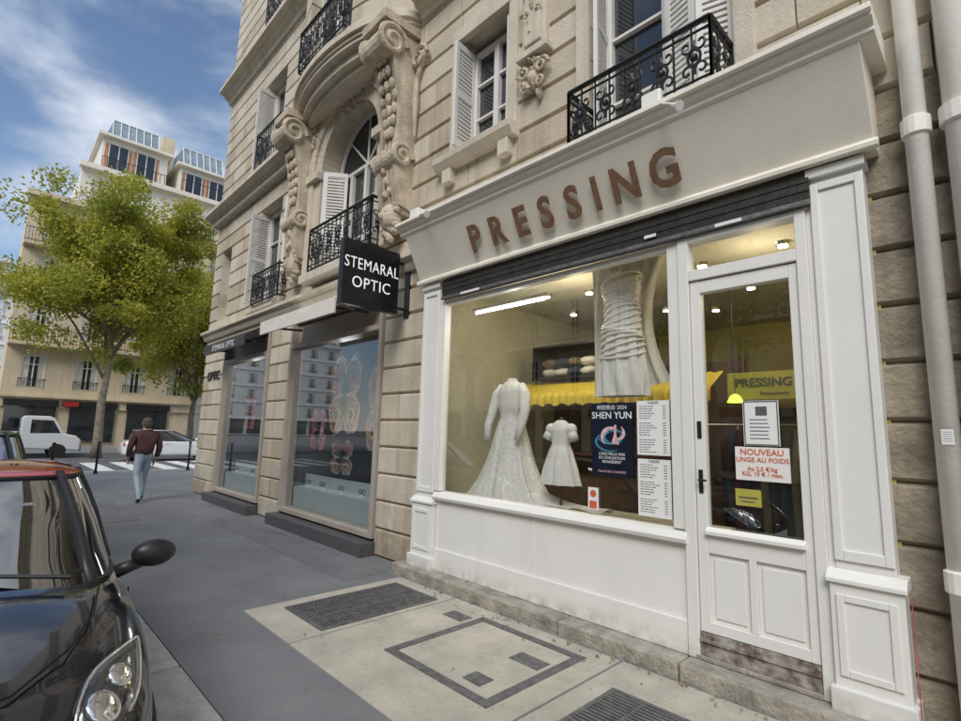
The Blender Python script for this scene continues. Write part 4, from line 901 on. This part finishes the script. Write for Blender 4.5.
def van(loc,rotz):
    v=thing('delivery_truck',(0,0,0),'low white flatbed truck standing across the junction','truck')
    f=MB(); f.prism([(0,.35),(0,.85),(-.2,1.05),(-.65,1.15),(-1.05,1.85),(-1.25,1.95),(-2.15,1.95),(-2.25,1.85),(-2.25,.45)],'y',-.9,.9); meshobj(f,'cab',M['carwht'],v,bevel=.06)
    f=MB(); f.box(-4.9,-2.32,-.95,.95,.72,1.22); f.box(-4.9,-2.25,-.4,.4,.45,.72); meshobj(f,'load_bed',M['carwht'],v,bevel=.02)
    f=MB()
    for sy in (-1,1): f.prism([(-.8,1.17),(-1.12,1.75),(-1.9,1.78),(-1.9,1.15)],'y',sy*.895,sy*.906)
    f.add([(-.70,-.75,1.2),(-.70,.75,1.2),(-1.04,.7,1.80),(-1.04,-.7,1.80)],[(0,1,2,3)]); meshobj(f,'windows',M['win'],v)
    for xx in (-.85,-3.9):
        for sy in (-1,1):
            f=MB(); f.tube([(xx,sy*.72,.33),(xx,sy*.92,.33)],.33,20); meshobj(f,'wheel',M['rubber'],v)
    for sy in (-1,1):
        f=MB(); f.box(-.05,.02,sy*.6-.15,sy*.6+.15,.72,.88); meshobj(f,'headlight',M['chrome'],v,bevel=.02)
    f=MB(); f.box(-.03,.03,-.88,.88,.33,.6); meshobj(f,'bumper',M['blk'],v,bevel=.03)
    v.location=loc; v.rotation_euler=(0,0,rotz)
van((-32.3,-.2,-.12),math.radians(90))
# ------------------------------------------------------------------ person
def skin(name,joints,edges,mats,parent,root=0,lv=2):
    me=bpy.data.meshes.new(name); me.from_pydata([j[:3] for j in joints],edges,[]); o=bpy.data.objects.new(name,me); link(o,parent,ORI[parent.name])
    o.modifiers.new('k','SKIN'); sv=me.skin_vertices[0].data
    for i,j in enumerate(joints):
        r=j[3]; sv[i].radius=(r,r) if not isinstance(r,tuple) else r; sv[i].use_root=(i==root)
    sb=o.modifiers.new('s','SUBSURF'); sb.levels=lv; sb.render_levels=lv
    bpy.context.view_layer.update(); dg=bpy.context.evaluated_depsgraph_get(); m2=bpy.data.meshes.new_from_object(o.evaluated_get(dg)); o.modifiers.clear(); o.data=m2
    m2.materials.clear()
    for m_ in mats: m2.materials.append(m_)
    m2.polygons.foreach_set('use_smooth',[True]*len(m2.polygons)); return o
pe=thing('person',(0,0,0),'man in maroon jacket and light jeans walking away','person')
J=[(0,0,.95,.145),(0,0,1.12,.14),(0,.01,1.32,.155),(0,.0,1.45,.075),(0,.02,1.52,.06),(0,.03,1.60,.092),(0,.035,1.66,.082),
 (.09,0,.90,.095),(.10,.16,.52,.062),(.10,.20,.14,.045),(.10,.23,.05,.045),(.11,.37,.035,.035),
 (-.09,0,.90,.095),(-.10,-.02,.50,.062),(-.10,-.26,.16,.045),(-.10,-.30,.075,.045),(-.10,-.19,.03,.035),
 (.19,0,1.40,.062),(.24,-.05,1.14,.045),(.23,.02,.90,.032),(.22,.05,.82,.034),
 (-.19,0,1.40,.062),(-.24,.0,1.13,.045),(-.24,.12,.92,.032),(-.235,.16,.85,.034)]
E=[(0,1),(1,2),(2,3),(3,4),(4,5),(5,6),(0,7),(7,8),(8,9),(9,10),(10,11),(0,12),(12,13),(13,14),(14,15),(15,16),(2,17),(17,18),(18,19),(19,20),(2,21),(21,22),(22,23),(23,24)]
body=skin('body',J,E,[M['skin'],M['jeans'],M['shoe'],M['jacket']],pe)
for p in body.data.polygons:
    cz=p.center
    p.material_index=2 if cz.z<.10 else 1 if (cz.z<.98 and abs(cz.x)<.19) else 0 if (cz.z>1.47 or abs(cz.x)>.19 and cz.z<.92) else 3
f=MB()
for (hx,hy,hz,sx) in ((.22,.055,.80,1),(-.235,.175,.83,-1)):
    for q,(dy,ln) in enumerate(((-.028,.06),(-.010,.075),(.009,.08),(.027,.068))):
        f.tube([(hx,hy+dy,hz),(hx-.004*sx,hy+dy+.004,hz-ln*.55),(hx-.02*sx,hy+dy+.008,hz-ln)],[.010,.009,.006],6)
    f.tube([(hx,hy+.02,hz+.02),(hx-.01*sx,hy+.055,hz-.01),(hx-.015*sx,hy+.06,hz-.035)],[.012,.010,.007],6)
meshobj(f,'fingers',M['skin'],pe,smooth=True)
f=MB(); f.tube([(0,.115,1.63),(0,.14,1.59),(0,.118,1.575)],[.008,.016,.008],8)
for sx in (-1,1): f.sph((sx*.088,.02,1.60),(.012,.02,.032),0,10,8)
for sx in (-1,1): f.sph((sx*.032,.112,1.625),(.012,.006,.007),1,8,6)
f.sph((0,.112,1.545),(.025,.008,.006),2,8,6)
meshobj(f,'face_features',[M['skin'],M['hair'],M['red']],pe,smooth=True)
f=MB(); f.sph((0,.012,1.645),(.098,.105,.088),0,20,14,jit=.02); f.sph((0,-.035,1.59),(.085,.06,.085),0,16,10,jit=.02); meshobj(f,'hair',M['hair'],pe,smooth=True)
Jj=[(0,0,.93,.185),(0,0,1.12,.175),(0,0,1.33,.185),(0,.0,1.43,.11),(0,-.005,1.475,.085),(.20,0,1.39,.085),(.265,-.05,1.14,.065),(.245,.02,.90,.052),(-.20,0,1.39,.085),(-.265,.0,1.13,.065),(-.25,.12,.92,.052)]
skin('jacket',Jj,[(0,1),(1,2),(2,3),(3,4),(2,5),(5,6),(6,7),(2,8),(8,9),(9,10)],[M['jacket']],pe)
pe.location=(-12.65,-1.2,-.005); pe.rotation_euler=(0,0,math.radians(97))
# ------------------------------------------------------------------ far buildings
def far_building(x,y0,y1,floors,fh,mwall,label,bay=2.2,z0=0,roof=True,depth=14,name='apartment_building',balc=(2,5),shutters=True,shops=True):
    b=thing(name,(x,(y0+y1)/2,0),label,'building'); H=z0+floors*fh
    f=MB(); f.box(x-depth,x-.12,y0,y1,0,H); 
    nb=max(1,int((y1-y0)/bay)); bw=(y1-y0)/nb
    ww=bw*.42
    for i in range(nb+1):
        ya=y0+i*bw-(bw-ww)/2; yb=y0+i*bw+(bw-ww)/2
        f.box(x-.12,x,max(y0,ya),min(y1,yb),fh,H)
    for k in range(1,floors+1):
        zz=z0+k*fh
        for i in range(nb):
            ya=y0+i*bw+(bw-ww)/2; f.box(x-.12,x-.002,ya,ya+ww,zz-.65,zz+ (.55 if k<floors else 0))
        f.box(x-.1,x+.18,y0-.05,y1+.05,zz-.12,zz+.0)
    f.box(x-.12,x+.01,y0,y1,fh-.7,fh)
    f.box(x-.1,x+.5,y0-.2,y1+.2,H,H+.35)
    meshobj(f,'wall',mwall,b)
    f=MB(); f.box(0,.05,0,ww,0,fh-1.2,0); t=.07
    f.box(.05,.09,0,t,0,fh-1.2,1);f.box(.05,.09,ww-t,ww,0,fh-1.2,1);f.box(.05,.091,ww/2-t/2,ww/2+t/2,0,fh-1.2,1);f.box(.05,.09,0,ww,fh-1.2-t,fh-1.2,1);f.box(.05,.09,0,ww,(fh-1.2)*.7,(fh-1.2)*.7+.05,1)
    f.box(.045,.056,t,ww*.32,0,fh-1.25,2); f.box(.045,.056,ww*.7,ww-t,0,fh-1.25,2)
    wm=None
    for k in range(1,floors):
        for i in range(nb):
            ya=y0+i*bw+(bw-ww)/2; zz=z0+k*fh+.55
            if wm is None:
                o=meshobj(f,'window',[M['win'],M['white'],M['curtain']],None); wm=o.data; o.parent=b
            else:
                o=bpy.data.objects.new('window',wm); link(o,b,ORI[b.name])
            o.location=Vector((x-.118,ya,zz))-Vector(ORI[b.name])
    for k in balc:
        if k<floors:
            f=MB(); zz=z0+k*fh
            f.box(x,x+.8,y0,y1,zz-.1,zz+.05,1)
            for zr in (.95,.15): f.box(x+.72,x+.76,y0,y1,zz+zr,zz+zr+.04,0)
            q=y0
            while q<y1: f.box(x+.73,x+.75,q,q+.025,zz+.05,zz+.95,0); q+=.16
            meshobj(f,'balcony',[M['iron'],mwall],b)
    for k in range(1,floors):
        if k not in balc and shutters:
            zz=z0+k*fh+.5
            for i in range(nb):
                f=MB(); ya=y0+i*bw+(bw-ww)/2
                f.box(x+.02,x+.04,ya-.1,ya+ww+.1,zz+.5,zz+.54)
                for q in range(9): f.box(x+.022,x+.038,ya-.08+q*(ww+.16)/8.5,ya-.06+q*(ww+.16)/8.5,zz,zz+.5)
                meshobj(f,'window_guard',M['iron'],b)
    if roof:
        f=MB(); f.prism([(x-depth,H+.35),(x-.1,H+.35),(x-1.1,H+2.9),(x-3.5,H+3.6),(x-depth,H+3.6)],'y',y0,y1)
        for i in range(int((y1-y0)/3)):
            ya=y0+1+i*3; f.box(x-1.6,x-.35,ya,ya+1.2,H+.5,H+2.2)
        meshobj(f,'roof',M['zinc'],b)
        for i in range(int((y1-y0)/3)):
            f=MB(); ya=y0+1+i*3; f.box(x-.36,x-.32,ya+.12,ya+1.08,H+.7,H+2.05); meshobj(f,'dormer_window',M['win'],b)
    if shops:
        q=y0+.3
        while q<y1-2:
            f=MB(); f.box(x-.12,x+.03,q,q+2.4,.3,2.5,0); meshobj(f,'shop_window',M['win'],b)
            g_=MB(); g_.box(x,x+.12,q-.1,q+2.5,2.5,2.9); meshobj(g_,'shop_fascia',M['blk'],b); q+=3.1
    return b
fb=far_building(-42,-3.2,7.5,5,3.15,M['bstone'],'tan stone corner apartment building with shops below',bay=2.2,roof=False,balc=(2,4))
far=far_building(-43.5,-.8,9,6,3.2,M['bwhite'],'cream upper storeys with terraces and glazed top floors',bay=2.1,roof=False,balc=(5,),shops=False)
brick=mat('orange_brick',(.50,.22,.12),.85,.15,6)
def penthouse(xf,y0,y1,z0,h,dpt,nm):
    f=MB(); f.box(xf-dpt,xf,y0,y1,z0,z0+h,0); f.box(xf-dpt-.1,xf+.5,y0-.3,y1+.3,z0+h,z0+h+.2,0)
    f.box(xf+1.05,xf+1.09,y0,y1,z0+.95,z0+.99,1)
    q=y0
    while q<y1: f.box(xf+1.06,xf+1.08,q,q+.04,z0,z0+.95,1); q+=.3
    q=y0+.4
    while q<y1-1.3: f.box(xf+.01,xf+.03,q-.22,q-.03,z0+.3,z0+h-.4,2); f.box(xf+.01,xf+.03,q+1.28,q+1.45,z0+.3,z0+h-.4,2); q+=1.75
    meshobj(f,'%s_storey'%nm,[M['bwhite'],M['iron'],brick],far)
    q=y0+.4
    while q<y1-1.3:
        g=MB(); g.box(xf+.0,xf+.05,q,q+1.25,z0+.3,z0+h-.4,0)
        for a in (0,.6,1.19): g.box(xf+.05,xf+.09,q+a,q+a+.06,z0+.3,z0+h-.4,1)
        meshobj(g,'terrace_window',[M['win'],M['white']],far); q+=1.75
penthouse(-44.6,.2,4.4,19.55,2.9,8,'terrace'); penthouse(-44.2,5.2,8.8,19.55,2.4,8,'terrace')
sgl=mat('studio_glass',(.22,.28,.32),.15,.3,1.5,spec=.8)
for (pp,ya,yb) in (([(-52,22.7),(-45.2,22.7),(-45.9,24.6),(-52,25.2)],.8,3.8),([(-52,22.2),(-44.9,22.2),(-45.9,24.4),(-52,24.8)],5.6,8.6)):
    f=MB(); f.prism(pp,'y',ya,yb); meshobj(f,'glazed_attic',sgl,far)
for (x0_,z0_,x1_,z1_,ya) in ((-45.17,22.7,-45.87,24.62,.8),(-44.87,22.2,-45.87,24.42,5.6)):
    f=MB()
    for y_ in np.arange(ya,ya+3.01,.5): f.tube([(x0_,y_,z0_),(x1_,y_,z1_)],.04,5)
    f.tube([(x0_,ya,z0_),(x0_,ya+3,z0_)],.05,5); f.tube([(x1_,ya,z1_),(x1_,ya+3,z1_)],.05,5)
    meshobj(f,'glazing_bars',M['white'],far)
f=MB(); f.box(-49,-47.5,4.4,5.3,19.5,25.6); meshobj(f,'chimney',M['bstone'],far)
far_building(-46,9.3,30,6,3.3,M['bstone'],'tall tan stone apartment building along the street',bay=2.6)
far_building(-75,-14,-3.6,6,3.1,M['bfar'],'pale modern apartment block at street end',bay=1.9,roof=False,balc=(1,2,3,4,5),shops=True)
far_building(-100,-50,30,6,3.1,M['bfar'],'pale apartment block closing the distant street',bay=4,roof=True,balc=())
opb=far_building(0,-40,16,4,3.2,M['bstone'],'tan stone apartment building across the street',bay=2.8,balc=(2,4),name='apartment_building')
opb.rotation_euler=(0,0,math.radians(90)); opb.location=(-6,-18.5,0)
rs=thing('red_shop_sign',(-41.8,.5,3),'small red shop signboard on far stone building','sign'); f=MB(); f.box(-41.8,-41.7,-.2,.6,2.55,2.85); meshobj(f,'panel',M['carred'],rs); f=MB(); f.box(-41.86,-41.8,-.25,.65,2.5,2.9); meshobj(f,'backing_board',M['blk'],rs)
for i,(x,y) in enumerate(((-20.0,-1.0),(-20.4,.3),(-20.4,1.7),(-18.6,-2.2))):
    b=thing('street_bollard',(x,y,0),'slim dark metal bollard on the pavement corner','bollard','bollards on the corner'); f=MB(); f.tube([(x,y,0),(x,y,.9),(x,y,.93)],[.035,.03,.03],12); f.sph((x,y,.97),.05,0,12,8); meshobj(f,'post',M['iron'],b,smooth=True); f=MB(); f.tube([(x,y,.0),(x,y,.08)],.06,12); meshobj(f,'base_ring',M['iron'],b)
# ------------------------------------------------------------------ trees
def tree(x,y,H,cr,label,nl,seed,z0c,squash=1.0,trunk=.2,s0=.07,s1=.15):
    random.seed(seed); r_=np.random.default_rng(seed)
    t=thing('plane_tree',(x,y,0),label,'tree','street trees')
    f=MB(); top=z0c+.55*(H-z0c)
    f.tube([(x,y,-.1),(x+.03,y,.6),(x+.05,y-.05,z0c*.6),(x-.02,y+.05,z0c),(x,y,top)],[trunk*1.3,trunk,trunk*.85,trunk*.7,trunk*.2],10)
    tips=[]
    for i in range(17):
        a=i*2.4+random.uniform(-.3,.3); zb=z0c*.85+(top-z0c*.8)*random.random()*.8; e=random.uniform(.5,.95)*cr
        q=Vector((x+e*math.cos(a),y+e*math.sin(a)*squash,zb+random.uniform(.25,.75)*(H-zb)*.8))
        m_=Vector((x,y,zb)).lerp(q,.5)+Vector((0,0,.3)); f.tube([(x,y,zb),m_,q],[trunk*.4,trunk*.25,.02],7); tips+= [q,m_.lerp(q,.5)]
        for j in range(3):
            b2=random.uniform(0,6.28); q2=m_.lerp(q,random.random())+Vector((math.cos(b2),math.sin(b2),random.uniform(-.2,.8)))*random.uniform(.6,1.3); f.tube([m_.lerp(q,.4),q2],[.04,.012],5); tips.append(q2)
    meshobj(f,'trunk',M['bark'],t,smooth=True)
    zc=(H+z0c)/2; clumps=[(p,random.uniform(.5,1.1)) for p in tips]
    for i in range(120):
        a,ph=random.uniform(0,6.28),math.acos(random.uniform(-1,1)); k=random.uniform(.3,1.0)
        clumps.append((Vector((x+cr*k*math.sin(ph)*math.cos(a),y+cr*k*math.sin(ph)*math.sin(a)*squash,zc+(H-z0c)/2*k*math.cos(ph))),random.uniform(.35,1.2)))
    vs=np.zeros((nl*4,3)); 
    ci=r_.integers(0,len(clumps),nl); C=np.array([clumps[i][0][:] for i in ci]); Rr=np.array([clumps[i][1] for i in ci])
    d=r_.normal(size=(nl,3)); d/=np.linalg.norm(d,axis=1)[:,None]; pos=C+d*(Rr*r_.random(nl)**.45*r_.choice([1,1,1.25],nl))[:,None]*np.array([1,1,.8])
    u=r_.normal(size=(nl,3)); u/=np.linalg.norm(u,axis=1)[:,None]; v=np.cross(u,r_.normal(size=(nl,3))); v/=np.linalg.norm(v,axis=1)[:,None]
    sz=r_.uniform(s0,s1,nl)[:,None]
    for k,(a,b2) in enumerate(((-1,-.2),(0,-.8),(1,.2),(0,.8))): vs[k::4]=pos+u*a*sz+v*b2*sz
    me=bpy.data.meshes.new('crown'); me.from_pydata([tuple(p) for p in (vs-np.array([x,y,0]))],[],[(4*i,4*i+1,4*i+2,4*i+3) for i in range(nl)]); me.materials.append(M['leafy'])
    o=bpy.data.objects.new('crown',me); link(o,t,(x,y,0))
tree(-31,.4,14.6,4.5,'tall plane tree with yellow-green autumn leaves',80000,3,4.2,s0=.045,s1=.10)
tree(-37,6.0,12,3.8,'plane tree with yellow-green leaves beside building',24000,9,3.4,s0=.06,s1=.12)
tree(-5,-8.8,9,2.6,'plane tree across the street',6000,12,3.6)
tree(-13.5,-8.8,10,3.0,'plane tree across the street',9000,14,3.6)
